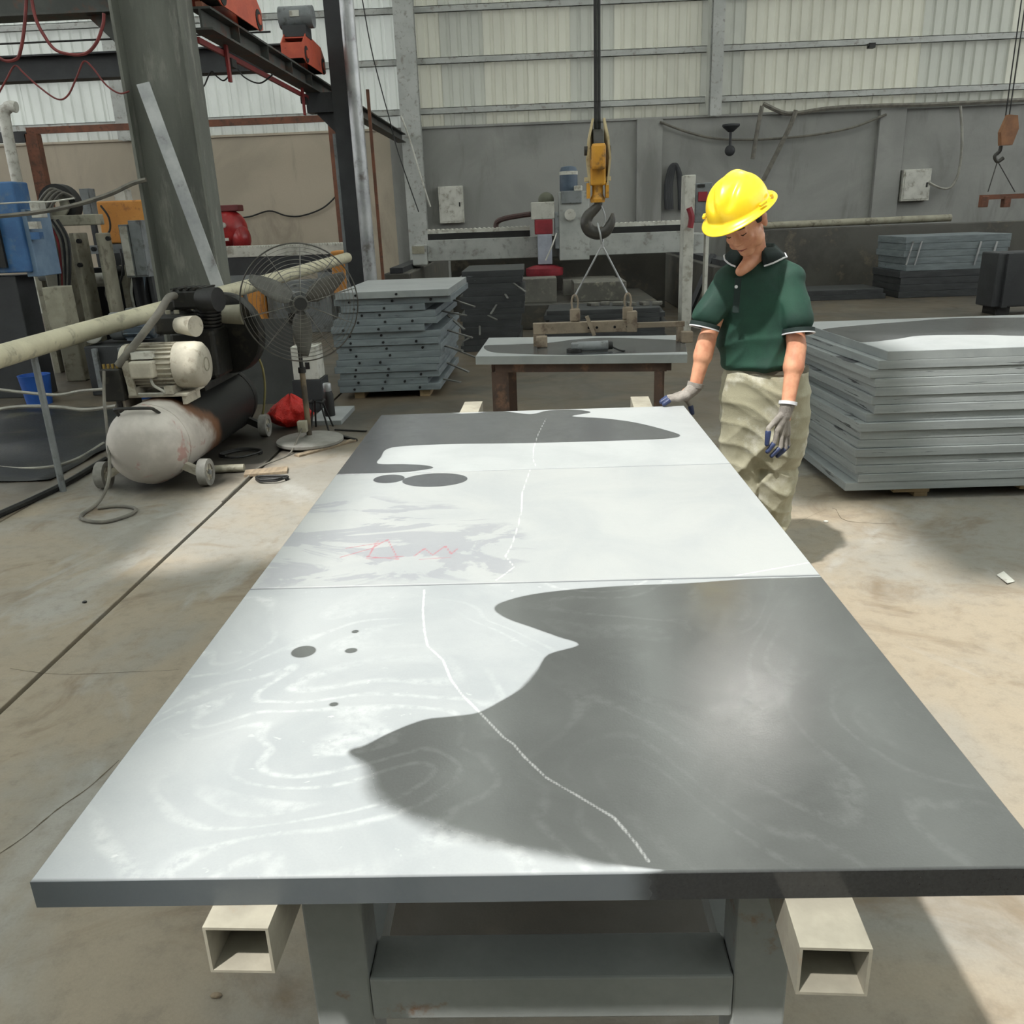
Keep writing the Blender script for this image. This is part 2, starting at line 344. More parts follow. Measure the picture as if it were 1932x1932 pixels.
# ------------------------------------------------------------------ stone slabs with wet patches, veins and chalk marks
def stone_top_material(name, dry1, dry2, wetc, swirl, blotch, dryrough=.5, edge=((86, 91, 94), (74, 80, 84))):
    t = NT(name)
    n1 = t.noise(3.0, 6, .6, .6); n2 = t.noise(55, 4, .65); n3 = t.noise(260, 2, .5)
    dry = t.mix(t.ramp(n1, .35, .68), lin(dry1), lin(dry2))
    w = t.math('ADD', t.attr('wet'), t.math('MULTIPLY', t.math('SUBTRACT', t.noise(22, 4, .6), .5), .35))
    wet = t.ramp(w, -.5, .5)
    wcol = t.mix(t.ramp(n1, .3, .7), lin(wetc), tuple(v*.8 for v in lin(wetc)))
    if blotch:      # half-dried film, streaked along the slab
        bn = t.ramp(t.noise(2.6, 6, .6, 1.6, vec=t.pos((1, 2.2, 1))), .48, .53)
        bn = t.math('MULTIPLY', bn, t.ramp(t.math('ADD', t.attr('film'), t.math('MULTIPLY', t.math('SUBTRACT', t.noise(6, 5, .6), .5), 1.6)), -.3, .2))
        dry = t.mix(t.math('MULTIPLY', bn, .62), dry, lin((132, 134, 140)))
    if swirl:
        base = t.noise(1.15, 2.0, .45, 1.5, vec=t.pos((1, 1.1, 1)))
        fr = t.math('FRACT', t.math('MULTIPLY', base, 16.0)); ridge = t.math('ABSOLUTE', t.math('SUBTRACT', fr, .5))
        line = t.math('SUBTRACT', 1.0, t.ramp(ridge, .03, .22)); region = t.ramp(t.noise(1.5, 3, .5, .8), .42, .60)
        line = t.math('MULTIPLY', t.math('MULTIPLY', line, region), t.ramp(n2, .3, .65))
        dry = t.mix(t.math('MULTIPLY', line, .42), dry, lin((196, 198, 197)))
        wcol = t.mix(t.math('MULTIPLY', line, .06), wcol, lin((170, 172, 170)))
        fleck = t.ramp(t.noise(26, 3, .5, .4, vec=t.pos((1, 1.6, 1))), .68, .74)
        dry = t.mix(t.math('MULTIPLY', t.math('MULTIPLY', fleck, region), .6), dry, lin((200, 202, 200)))
    vein = t.math('SUBTRACT', 1.0, t.ramp(t.math('ADD', t.attr('vein'), t.math('MULTIPLY', t.math('SUBTRACT', n2, .5), .004)), .0003, .0036))
    dry = t.mix(t.math('MULTIPLY', vein, .62), dry, lin((224, 224, 222)))
    wcol = t.mix(t.math('MULTIPLY', vein, .5), wcol, lin((180, 182, 180)))
    mk = t.math('SUBTRACT', 1.0, t.ramp(t.attr('mark'), .0008, .0042))
    dry = t.mix(t.math('MULTIPLY', mk, .65), dry, lin((164, 84, 96)))
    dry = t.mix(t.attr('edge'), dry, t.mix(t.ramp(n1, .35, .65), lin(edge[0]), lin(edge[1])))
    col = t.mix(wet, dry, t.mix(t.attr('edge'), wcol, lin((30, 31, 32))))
    t.set(t.b.inputs['Base Color'], t.mix(t.math('MULTIPLY', n3, .14), col, tuple(v*.4 for v in lin(dry1))))
    t.set(t.b.inputs['Roughness'], t.math('ADD', t.math('MULTIPLY', n2, .10), t.math('SUBTRACT', dryrough-.05, t.math('MULTIPLY', wet, t.math('ADD', dryrough-.16, t.math('MULTIPLY', t.ramp(t.noise(9, 5, .65, .6), .3, .7), -.07))))))
    t.bump(t.math('ADD', n3, t.math('MULTIPLY', t.noise(90, 3, .6), .8)), .05, .002)
    return t.m
def sdf_poly(P, poly):
    poly = np.array(poly); n = len(poly); d = np.full(len(P), 1e9); ins = np.zeros(len(P), bool)
    for i in range(n):
        a, b = poly[i], poly[(i+1) % n]; e = b-a; w = P-a
        t = np.clip((w@e)/max(e@e, 1e-12), 0, 1); d = np.minimum(d, np.hypot(*(w-t[:, None]*e).T))
        c = (a[1] > P[:, 1]) != (b[1] > P[:, 1])
        with np.errstate(divide='ignore', invalid='ignore'): xi = (b[0]-a[0])*(P[:, 1]-a[1])/(b[1]-a[1])+a[0]
        ins ^= c & (P[:, 0] < xi)
    return np.where(ins, d, -d)
def dist_line(P, pts):
    pts = np.array(pts); d = np.full(len(P), 1e9)
    for i in range(len(pts)-1):
        a, b = pts[i], pts[i+1]; e = b-a; w = P-a; t = np.clip((w@e)/max(e@e, 1e-12), 0, 1); d = np.minimum(d, np.hypot(*(w-t[:, None]*e).T))
    return d
def rounded(poly, k=4):
    P = [Vector((*p, 0)) for p in poly]; n = len(P); out = []
    for i in range(n):
        a, b, c, d = P[i-1], P[i], P[(i+1) % n], P[(i+2) % n]
        for j in range(k): t = j/k; q = .5*((2*b)+(c-a)*t+(2*a-5*b+4*c-d)*t*t+(3*b-a-3*c+d)*t**3); out.append((q.x, q.y))
    return out
def px2(pts, z): return [tuple(G(x, y, z))[:2] for x, y in pts]
def surf_slab(name, corners, z0, z1, m, wet=(), soft=None, spots=(), film=(), veins=(), marks=(), step=.007, wetside=None):
    """a slab whose top is a fine grid carrying wet / vein / mark fields; corners = front-left, front-right, back-right, back-left (x, y)"""
    c = [np.array(p) for p in corners]
    nu = max(2, int(np.linalg.norm(c[1]-c[0])/step)); nv = max(2, int(np.linalg.norm(c[3]-c[0])/step))
    u, v = np.meshgrid(np.linspace(0, 1, nu+1), np.linspace(0, 1, nv+1)); u = u.ravel()[:, None]; v = v.ravel()[:, None]
    P = c[0]*(1-u)*(1-v) + c[1]*u*(1-v) + c[2]*u*v + c[3]*(1-u)*v
    N = len(P); bev = .003
    inner = P.copy(); cen = P.mean(0); inner = cen + (P-cen)*(1-bev/np.abs(P-cen).max(0))
    top = np.c_[inner, np.full(N, z1)]
    idx = np.arange(N).reshape(nv+1, nu+1)
    q = np.stack([idx[:-1, :-1], idx[:-1, 1:], idx[1:, 1:], idx[1:, :-1]], -1).reshape(-1, 4)
    ring = np.r_[idx[0, :], idx[1:, -1], idx[-1, -2::-1], idx[-2:0:-1, 0]]; L = len(ring)
    r1 = np.c_[P[ring], np.full(L, z1-bev)]; r2 = np.c_[P[ring], np.full(L, z0)]
    V = np.r_[top, r1, r2]; k = np.arange(L); k2 = (k+1) % L
    s1 = np.stack([ring[k2], ring[k], N+k, N+k2], -1); s2 = np.stack([N+k2, N+k, N+L+k, N+L+k2], -1)
    F = [tuple(f) for f in np.r_[q, s1, s2].tolist()] + [tuple((N+L+k[::-1]).tolist())]
    A = np.r_[P, P[ring], P[ring]]
    wv = np.full(len(A), -9.0)
    for poly in wet:
        s = sdf_poly(A, rounded(poly)); sf = np.full(len(A), .006)
        if soft is not None:
            for (sx, sy, rad, w) in soft: sf = np.maximum(sf, w*np.exp(-((A[:, 0]-sx)**2+(A[:, 1]-sy)**2)/rad**2))
        wv = np.maximum(wv, s/sf)
    for (x, y, rx, ry) in spots: wv = np.maximum(wv, (1-np.hypot((A[:, 0]-x)/rx, (A[:, 1]-y)/ry))*min(rx, ry)/.004)
    side = slice(N, None)
    wv[side] = -9
    if wetside is not None: wv[side] = np.where(A[side][:, 0] > wetside, np.clip((A[side][:, 0]-wetside)/.05, -9, 9), np.clip((A[side][:, 0]-wetside)/.05, -9, 9))
    fv = np.full(len(A), -9.0)
    for poly in film: fv = np.maximum(fv, sdf_poly(A, poly)/.1)
    vv = np.full(len(A), 1.0)
    for l in veins: vv = np.minimum(vv, dist_line(A, l))
    vv[side] = 1
    mv = np.full(len(A), 1.0)
    for l in marks: mv = np.minimum(mv, dist_line(A, l))
    ed = np.zeros(len(A)); ed[N:] = 1
    o = Vector((float(cen[0]), float(cen[1]), z0)); me = bpy.data.meshes.new(name)
    me.from_pydata([tuple(p) for p in (V-np.array(o)).tolist()], [], F)
    for nm, arr in (('wet', np.clip(wv, -9, 9)), ('vein', vv), ('mark', mv), ('film', np.clip(fv, -9, 9)), ('edge', ed)):
        a = me.attributes.new(nm, 'FLOAT', 'POINT'); a.data.foreach_set('value', arr.astype(np.float32))
    me.materials.append(m)
    return link(name, me, None, o)
ZT, TH = .85, .045
M_ST1 = stone_top_material('swirled_grey_stone', (158, 161, 162), (147, 151, 153), (80, 82, 80), True, False)
M_ST2 = stone_top_material('dusty_grey_stone', (163, 165, 164), (154, 157, 158), (78, 80, 83), False, True)
M_ST3 = stone_top_material('smooth_grey_stone', (166, 169, 169), (156, 159, 160), (76, 78, 80), False, False)
M_ST4 = stone_top_material('smooth_grey_stone_sawn_edge', (164, 167, 167), (154, 157, 158), (76, 78, 80), False, False, edge=((144, 149, 148), (130, 135, 135)))
XL, XR = -.682, .640
Y0, Y1, Y2, Y3 = .886, 1.813, 2.745, 3.660
gp = .0025
wet1 = px2([(1680, 1083), (1560, 1087), (1420, 1091), (1300, 1099), (1180, 1104), (1080, 1111), (1000, 1121), (945, 1136), (933, 1150), (958, 1167), (1000, 1182), (1050, 1200), (1092, 1216), (1035, 1234), (1012, 1265), (980, 1300), (940, 1325), (900, 1345), (850, 1352), (800, 1358), (740, 1380), (690, 1405), (655, 1420), (690, 1450), (700, 1500), (760, 1540), (850, 1575), (950, 1600), (1050, 1620), (1130, 1633), (1250, 1645), (1500, 1690), (2300, 1690), (2300, 1640)], ZT)
soft1 = [(*tuple(G(700, 1500, ZT))[:2], .10, .05), (*tuple(G(850, 1570, ZT))[:2], .12, .05), (*tuple(G(1020, 1610, ZT))[:2], .10, .035), (*tuple(G(1000, 1280, ZT))[:2], .07, .012)]
def spot(x, y, rx, ry):
    c = G(x, y, ZT); return (c.x, c.y, (G(x+rx, y, ZT)-c).length, (G(x, y+ry, ZT)-c).length)
vein1 = px2([(800, 1112), (797, 1150), (800, 1190), (806, 1218), (835, 1245), (850, 1282), (870, 1310), (905, 1345), (950, 1392), (968, 1404), (990, 1430), (1030, 1468), (1090, 1503), (1160, 1545), (1200, 1592), (1225, 1628)], ZT)
s1 = surf_slab('stone_slab', [(XL, Y0), (XR, Y0), (XR, Y1-gp), (XL, Y1-gp)], ZT-TH, ZT, M_ST1, [wet1], soft1,
               [spot(571, 1229, 23, 11), spot(661, 1227, 12, 5), spot(669, 1191, 7, 3), spot(628, 1329, 9, 4)], veins=[vein1], step=.004, wetside=.12)
tag(s1, 'nearest swirled grey stone slab on the work table with a large dark wet patch', 'stone slab', 'slabs laid out on the work table')
wet2 = []
film2 = px2([(560, 960), (700, 935), (850, 955), (960, 1000), (1000, 1040), (960, 1090), (470, 1108)], ZT)
vein2 = px2([(1000, 886), (985, 930), (984, 960), (978, 990), (965, 1030), (953, 1050), (970, 1070), (955, 1082), (935, 1096)], ZT)
vein2b = px2([(1390, 1087), (1440, 1078), (1530, 1062)], ZT)
marks2 = [px2(l, ZT) for l in ([(640, 1052), (700, 1035), (730, 1018), (750, 1056), (690, 1050)], [(712, 1020), (690, 1055), (760, 1050)], [(780, 1050), (800, 1035), (815, 1048), (840, 1030), (850, 1046), (862, 1036)], [(650, 1035), (720, 1024)], [(790, 1056), (850, 1052)])]
s2 = surf_slab('stone_slab', [(XL, Y1+gp), (XR, Y1+gp), (XR, Y2-gp), (XL, Y2-gp)], ZT-TH, ZT, M_ST2, wet2, None,
               [spot(820, 905, 61, 13), spot(733, 903, 29, 8)], [film2], [vein2, vein2b], marks2, step=.006)
tag(s2, 'middle pale stone slab on the work table with red scribbles and two dark puddles', 'stone slab', 'slabs laid out on the work table')
wet3 = px2([(700, 776), (870, 780), (940, 775), (1000, 781), (1035, 774), (1090, 773), (1115, 778), (1080, 785), (1140, 789), (1200, 797), (1260, 812), (1285, 822), (1255, 828), (1150, 832), (1000, 836), (850, 838), (760, 842), (728, 848), (718, 862), (712, 875), (760, 876), (800, 878), (817, 883), (790, 888), (740, 893), (600, 896)], ZT)
vein3 = px2([(1030, 790), (1015, 820), (1007, 845), (1005, 865), (1011, 880)], ZT)
s3 = surf_slab('stone_slab', [(XL, Y2+gp), (XR, Y2+gp), (XR, Y3), (XL, Y3)], ZT-TH, ZT, M_ST3, [wet3], None, (), veins=[vein3], step=.006)
tag(s3, "farthest grey stone slab on the work table, wet across its back, under the worker's hand", 'stone slab', 'slabs laid out on the work table')

# ------------------------------------------------------------------ trestle under the slabs
M_RACK = mat('chipped_grey_rack_paint', (138, 141, 139), (122, 126, 124), 3, .5, dirt=(120, 84, 56), dscale=7, dlo=.62, dhi=.72)
M_TUBE = mat('dusty_bare_tube', (168, 162, 146), (140, 135, 122), 6, .5, dirt=(150, 112, 78), dscale=12, dlo=.60, dhi=.75)
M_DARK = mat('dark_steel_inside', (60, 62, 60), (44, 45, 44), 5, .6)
ttop = ZT-TH
def hollow(b, x0, x1, y0, y1, z0, z1, t=.004):
    b.bb((x0, y0, z0), (x1, y1, z0+t)); b.bb((x0, y0, z1-t), (x1, y1, z1)); b.bb((x0, y0, z0+t), (x0+t, y1, z1-t)); b.bb((x1-t, y0, z0+t), (x1, y1, z1-t)); return b
def along(p, q): return T((p[0], p[1], 0), -math.atan2(q[0]-p[0], q[1]-p[1]))
Lt = 3.26
tL = hollow(MB(along((-.403, .848), (-.305, 4.10))), -.043, .043, 0, Lt, ttop-.075, ttop-.0005).build('square_tube', M_TUBE); tag(tL, 'long hollow steel tube under the slabs, end showing at lower left', 'steel tube', 'square tubes carrying the slabs')
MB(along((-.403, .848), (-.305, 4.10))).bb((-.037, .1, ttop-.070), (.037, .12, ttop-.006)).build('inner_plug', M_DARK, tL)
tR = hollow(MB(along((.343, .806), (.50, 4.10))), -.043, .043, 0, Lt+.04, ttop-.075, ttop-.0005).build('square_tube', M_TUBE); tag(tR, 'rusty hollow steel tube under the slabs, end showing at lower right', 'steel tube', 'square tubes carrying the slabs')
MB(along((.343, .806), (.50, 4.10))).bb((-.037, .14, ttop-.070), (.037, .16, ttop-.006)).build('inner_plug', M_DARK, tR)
tr = thing('work_trestle', 'grey painted steel trestle frame standing under the three slabs', 'trestle', (-.02, 2.3, 0))
zb = ttop-.076
for yy in (1.04, 1.95, 2.85, 3.5):
    for x0, x1 in ((-.385, -.292), (.287, .372)):
        MB().bb((x0, yy, .012), (x1, yy+.08, zb-.061)).build('leg', M_RACK, tr, bevel=.004)
        MB().bb((x0-.03, yy-.03, 0), (x1+.03, yy+.11, .012)).build('foot_plate', M_RACK, tr)
    MB().bb((-.47, yy, zb-.06), (.56, yy+.08, zb)).build('cross_beam', M_RACK, tr, bevel=.003)
    MB().bb((-.291, yy-.005, .425), (.286, yy+.085, .510)).build('cross_bar', M_RACK, tr, bevel=.004)
for x in (-.338, .330):
    MB().bb((x-.03, 1.141, .36), (x+.03, 1.929, .42)).build('side_rail', M_RACK, tr); MB().bb((x-.03, 2.051, .36), (x+.03, 2.829, .42)).build('side_rail', M_RACK, tr); MB().bb((x-.03, 2.951, .36), (x+.03, 3.479, .42)).build('side_rail', M_RACK, tr)
MB().bar((-.22, 1.5, .45), (-.25, 1.15, zb-.02), .05, .05).build('brace', M_RACK, tr); MB().bar((.21, 1.5, .45), (.24, 1.15, zb-.02), .05, .05).build('brace', M_RACK, tr)

# ------------------------------------------------------------------ big slab stack at right
M_EDGE = mat('sawn_grey_stone_edge', (146, 151, 150), (130, 135, 135), 2.5, .6, dirt=(46, 48, 52), dscale=3, dlo=.61, dhi=.66, stretch=(.7, .7, 14))
M_TIMBER = mat('dry_pallet_timber', (168, 146, 112), (142, 122, 92), 6, .8, stretch=(1, 8, 8))
cx = [1672, 1656, 1641, 1648, 1649, 1643, 1647, 1634, 1619, 1622, 1617, 1611, 1613, 1611, 1616, 1592]
cy = [682, 695, 713, 735, 752, 770, 792, 808, 822, 842, 858, 875, 898, 915, 932, 948]
thick = .0505; zbase = .068; nS = 16
for i in range(nS):
    z1 = zbase+thick*(nS-i); z0 = z1-thick+.0012
    yf = 4.78+random.uniform(-.012, .012); xl = D(cx[i], cy[i], 4.78).x; xb = xl-.06+random.uniform(-.03, .02)
    yb = 6.17+random.uniform(-.03, .03); xr = 4.6+random.uniform(-.05, .05)
    cs = [(xl, yf), (xr, yf+.02), (xr, yb), (xb, yb)]
    if i == 0:
        wet = px2([(1548, 622), (1640, 612), (1720, 606), (1800, 600), (1932, 599), (2300, 595), (2300, 640), (1932, 634), (1860, 632), (1740, 633), (1690, 640), (1620, 646), (1585, 634)], z1)
        o = surf_slab('stone_slab', cs, z0, z1, M_ST4, [wet], None, (), step=.02)
    else: o = MB().loft([[(*p, z0) for p in cs], [(*p, z1) for p in cs]]).build('stone_slab', M_EDGE, bevel=.003)
    tag(o, nth(i, nS, 'the tall grey stack right of the worker'), 'stone slab', 'slabs in the stack right of the worker')
for px, y in ((1700, 4.95), (1930, 4.95)):
    x = D(px, 960, 4.95).x
    p = thing('pallet_block', 'timber bearer under the right-hand slab stack, ' + ('near its left corner' if px == 1700 else 'at the frame edge'), 'timber', (x, y, 0), 'bearers under the right-hand stack')
    MB().bb((x-.11, y-.12, .034), (x+.10, 6.1, .067)).build('board', M_TIMBER, p, bevel=.003); MB().bb((x+.02, y-.10, 0), (x+.10, 6.05, .034)).build('block', M_TIMBER, p, bevel=.003)

# ------------------------------------------------------------------ slab stack behind the fan, left of the second table
M_EDGE2 = mat('bluish_stone_edge', (122, 131, 134), (104, 112, 116), 3, .55, dirt=(64, 68, 72), dscale=5, dlo=.6, dhi=.72, stretch=(1, 1, 6))
M_EDGED = mat('dark_stone_edge', (62, 64, 66), (46, 48, 50), 3, .5, dirt=(96, 100, 102), dscale=6, dlo=.66, dhi=.72, stretch=(1, 1, 5))
M_HOLE = mat('drill_hole_black', (18, 18, 20), (24, 24, 26), 8, .9)
M_STRAP = mat('bent_grey_strap', (120, 120, 116), (96, 96, 92), 8, .5)
nL = 15; th = .064; zb0 = .069
for i in range(nL):
    z1 = zb0+th*(nL-i); z0 = z1-th+.0015
    lean = -.0+(.14 if i < 2 else 0)+random.uniform(-.02, .05); xl = -1.93+random.uniform(-.03, .05)+(.06 if i < 4 else 0)
    xr = -.95+lean-(.12 if i in (2, 5, 13) else 0); yf = 8.28+random.uniform(-.02, .02); yb = 10.0+random.uniform(-.1, .1)
    if i == 0: xl, xr, yf = -1.87, -.80, 8.25
    if i == 0: o = surf_slab('stone_slab', [(xl, yf), (xr, yf+.03), (xr+.05, yb), (xl, yb)], z0, z1, M_ST4, step=.05)
    else: o = MB().loft([[(xl, yf, z0), (xr, yf+.03, z0), (xr+.05, yb, z0), (xl, yb, z0)], [(xl, yf, z1), (xr, yf+.03, z1), (xr+.05, yb, z1), (xl, yb, z1)]]).build('stone_slab', M_EDGE2, bevel=.004)
    tag(o, nth(i, nL, 'the blue-grey stack behind the fan'), 'stone slab', 'slabs in the stack behind the fan')
    for j in range(random.choice((2, 3, 3))):
        hx = xl+(xr-xl)*(.18+.3*j+random.uniform(-.06, .06)); MB().cyl((hx, yf-.004, (z0+z1)/2), (hx, yf+.05, (z0+z1)/2), .012, n=8).build('drill_hole', M_HOLE, o)
for x in (-1.75, -1.1):
    o = MB().bb((x-.05, 8.35, 0), (x+.05, 9.9, .068)).build('timber_bearer', M_TIMBER); tag(o, 'timber bearer under the stack behind the fan, ' + ('fan side' if x < -1.5 else 'table side'), 'timber', 'bearers under the stack behind the fan')
for k in range(8):
    z = .13+k*.108; y = 8.55+(k*.37) % 1.0
    p = Vector((-.93, y, z)); q = p+Vector((.18+(k*.07) % .17, -.1-(k*.13) % .25, -.02-(k*.05) % .14))
    o = MB().bar(p, q, .03, .012).build('packing_strip', M_STRAP)
    tag(o, 'thin packing strip jutting from the stack behind the fan, ' + ('lowest' if k == 0 else 'topmost' if k == 7 else ORD[k]+' from the bottom') + '', 'strip', 'packing strips in the stack behind the fan')
# the darker stack farther behind it
nB = 13
for i in range(nB):
    z1 = .078*(nB-i); z0 = z1-.0768; a = D(872, 600, 11.2).x+random.uniform(-.04, .04); b = D(985, 600, 11.2).x+random.uniform(-.06, .05)
    o = MB().bb((a, 11.2, z0), (b, 12.6, z1)).build('stone_slab', M_EDGED, bevel=.004)
    tag(o, nth(i, nB, 'the dark stack in front of the stone saw'), 'stone slab', 'slabs in the dark stack by the saw')
for k in range(6):
    p = Vector((D(885+k*17, 560, 11.15).x, 11.195, .2+.13*k)); q = p+Vector(((k*.11) % .3-.1, -.14-(k*.07) % .12, -.04-(k*.05) % .1))
    o = MB().bar(p, q, .025, .01).build('bent_strap', M_STRAP); tag(o, 'bent strap on the dark stack by the saw, ' + ('lowest' if k == 0 else 'topmost' if k == 5 else ORD[k]+' from the bottom') + ' ', 'strap', 'bent straps on the dark stack')
# ------------------------------------------------------------------ the worker
def organic(mb, name, m, parent, voxel=.008, smooth=6, fold=None):
    """join overlapping closed shapes into one continuous skin"""
    me = bpy.data.meshes.new('tmp'); me.from_pydata([tuple(p) for p in mb.v], [], mb.f)
    bm = bmesh.new(); bm.from_mesh(me); bmesh.ops.recalc_face_normals(bm, faces=bm.faces); bm.to_mesh(me); bm.free()
    ob = bpy.data.objects.new('tmp', me); COL.objects.link(ob)
    r = ob.modifiers.new('r', 'REMESH'); r.mode = 'VOXEL'; r.voxel_size = voxel
    s = ob.modifiers.new('s', 'SMOOTH'); s.iterations = smooth; s.factor = .5
    ev = ob.evaluated_get(bpy.context.evaluated_depsgraph_get()); me2 = bpy.data.meshes.new_from_object(ev)
    bpy.data.objects.remove(ob); bpy.data.meshes.remove(me)
    n = len(me2.vertices); co = np.empty(n*3, np.float32); me2.vertices.foreach_get('co', co); co = co.reshape(-1, 3).astype(float)
    if fold:
        no = np.empty(n*3, np.float32); me2.vertex_normals.foreach_get('vector', no); co = co + no.reshape(-1, 3)*fold(co)[:, None]
    o = np.array(parent['_o']); me2.vertices.foreach_set('co', (co-o).astype(np.float32).ravel()); me2.update()
    me2.materials.clear(); me2.materials.append(m); me2.name = name
    return link(name, me2, parent, Vector(parent['_o']), smooth='all')
def skin_material():
    t = NT('tanned_skin'); c = t.mix(t.ramp(t.noise(18, 4, .6), .35, .7), lin((206, 150, 118)), lin((184, 122, 94)))
    t.set(t.b.inputs['Base Color'], c); t.b.inputs['Roughness'].default_value = .5
    t.bump(t.noise(220, 3), .08, .002); return t.m
M_SKIN = skin_material()
M_SHIRT = mat('bottle_green_pique', (22, 66, 50), (15, 50, 40), 6, .75, bump=.2, bscale=400)
M_COLLAR = mat('dark_green_rib_knit', (14, 36, 32), (10, 28, 26), 8, .8, bump=.2, bscale=300)
M_TRIM = mat('white_piping', (214, 214, 216), (190, 190, 194), 9, .7)
M_PANTS = mat('dusty_olive_canvas', (176, 172, 150), (150, 146, 122), 4, .85, bump=.3, bscale=220, dirt=(198, 196, 182), dscale=5)
M_GLOVE = mat('grey_knit_glove', (150, 144, 136), (122, 116, 110), 14, .9, bump=.6, bscale=260)
M_COAT = mat('dark_blue_latex', (52, 66, 104), (38, 48, 80), 10, .5)
M_HAT = mat('yellow_hard_hat_plastic', (250, 214, 44), (246, 206, 36), 3, .32, bump=.02)
M_HAIR = mat('black_hair', (26, 22, 20), (16, 14, 13), 20, .6, bump=.8, bscale=200)
M_SHOE = mat('dusty_rubber_boot', (70, 66, 60), (50, 48, 45), 8, .7)
BY = 3.80
hipc = D(1442, 715, BY)
pw = thing('person', 'worker in yellow hard hat and green polo shirt leaning over the far slab', 'person', (hipc.x, BY+.05, 0))
def ringE(c, w, d, n=28, yaw=-.25, pw_=2.4):
    out = []
    for i in range(n):
        a = 2*math.pi*i/n; ca, sa = math.cos(a), math.sin(a); x = w*math.copysign(abs(ca)**(2/pw_), ca); y = d*math.copysign(abs(sa)**(2/pw_), sa)
        out.append(Vector((c[0]+x*math.cos(yaw)-y*math.sin(yaw), c[1]+x*math.sin(yaw)+y*math.cos(yaw), c[2])))
    return out
shR, shL = D(1366, 524, BY-.03), D(1499, 520, BY-.07)
elR, wrR = D(1334, 640, BY-.07), D(1311, 731, BY-.08)
elL, wrL = D(1503, 655, BY-.15), D(1486, 764, BY-.22)
neck = D(1426, 478, BY)
# head frame: face turned to the worker's right and bowed
fz = Vector((-.66, -.75, 0)).normalized(); pit = math.radians(36)
hn = (Vector((0, 0, 1))*math.cos(pit) + fz*math.sin(pit) + Vector((-.12, .05, 0))).normalized()
hf = (fz - hn*fz.dot(hn)).normalized(); hr = hf.cross(hn)
hc = D(1402, 417, BY-.12)
HM = Matrix(((hr.x, hf.x, hn.x, hc.x), (hr.y, hf.y, hn.y, hc.y), (hr.z, hf.z, hn.z, hc.z), (0, 0, 0, 1)))
def H(x, y, z): return HM @ Vector((x, y, z))
b = MB()
h = MB(HM)
h.ell((0, -.012, .03), (.082, .100, .100)); h.ell((0, .030, -.035), (.066, .066, .085)); h.ell((0, .062, -.098), (.034, .026, .026))     # skull, face, chin
h.ell((0, .086, -.010), (.013, .020, .030)); h.ell((0, .104, -.032), (.013, .013, .012)); h.ell((.013, .097, -.036), (.008, .009, .007)); h.ell((-.013, .097, -.036), (.008, .009, .007))   # nose
h.ell((.036, .072, -.030), (.024, .016, .022)); h.ell((-.036, .072, -.030), (.024, .016, .022)); h.ell((.031, .082, .020), (.022, .012, .009)); h.ell((-.031, .082, .020), (.022, .012, .009))
h.ell((.031, .081, .001), (.015, .010, .009)); h.ell((-.031, .081, .001), (.015, .010, .009))
h.ell((0, .088, -.066), (.021, .010, .007)); h.ell((0, .086, -.077), (.017, .010, .007))
for s in (-1, 1):
    h.ell((s*.084, -.005, -.015), (.010, .020, .034)); h.ell((s*.089, -.012, -.002), (.007, .022, .022)); h.ell((s*.05, .03, -.07), (.026, .04, .03))
b.add(h.v, h.f)
b.cap(neck+Vector((0, .01, -.05)), H(0, -.02, -.05), .058, .056)
b.cap(neck+Vector((-.012, -.045, -.012)), D(1397, 512, BY-.108), .040, .022)
b.loft([ringE((neck.x+.01, BY, neck.z-.06), .10, .07), ringE(D(1436, 560, BY), .14, .09), ringE(D(1440, 650, BY), .13, .09), ringE(D(1443, 720, BY), .15, .10)])
b.cap(shR+Vector((.02, 0, -.02)), elR, .036, .038); b.cap(elR, wrR, .041, .027); b.cap(elR, elR.lerp(wrR, .35), .040, .043)
b.cap(shL+Vector((-.02, 0, -.02)), elL, .037, .041); b.cap(elL, wrL, .042, .028); b.cap(elL, elL.lerp(wrL, .35), .041, .045)
b.cap(wrR, wrR.lerp(D(1285, 750, BY-.11), .6), .026, .026); b.cap(wrL, D(1480, 795, BY-.21), .026, .024)
b.cap(neck+Vector((0, 0, -.06)), shR+Vector((.03, 0, -.02)), .045, .034); b.cap(neck+Vector((0, 0, -.06)), shL+Vector((-.03, 0, -.02)), .045, .034)
ankL, ankR = Vector((hipc.x+.085, BY+.10, .09)), Vector((hipc.x-.10, BY+.13, .09))
hpL, hpR = hipc+Vector((.085, .01, -.05)), hipc+Vector((-.085, .01, -.05))
for hp, an in ((hpL, ankL), (hpR, ankR)):
    kn = hp.lerp(an, .5)+Vector((0, -.02, 0)); b.cap(hp, kn, .07, .052); b.cap(kn, an, .05, .038); b.cap(an, an+Vector((-.03, -.10, -.03)), .038, .034)
organic(b, 'body', M_SKIN, pw, .0062, 5)
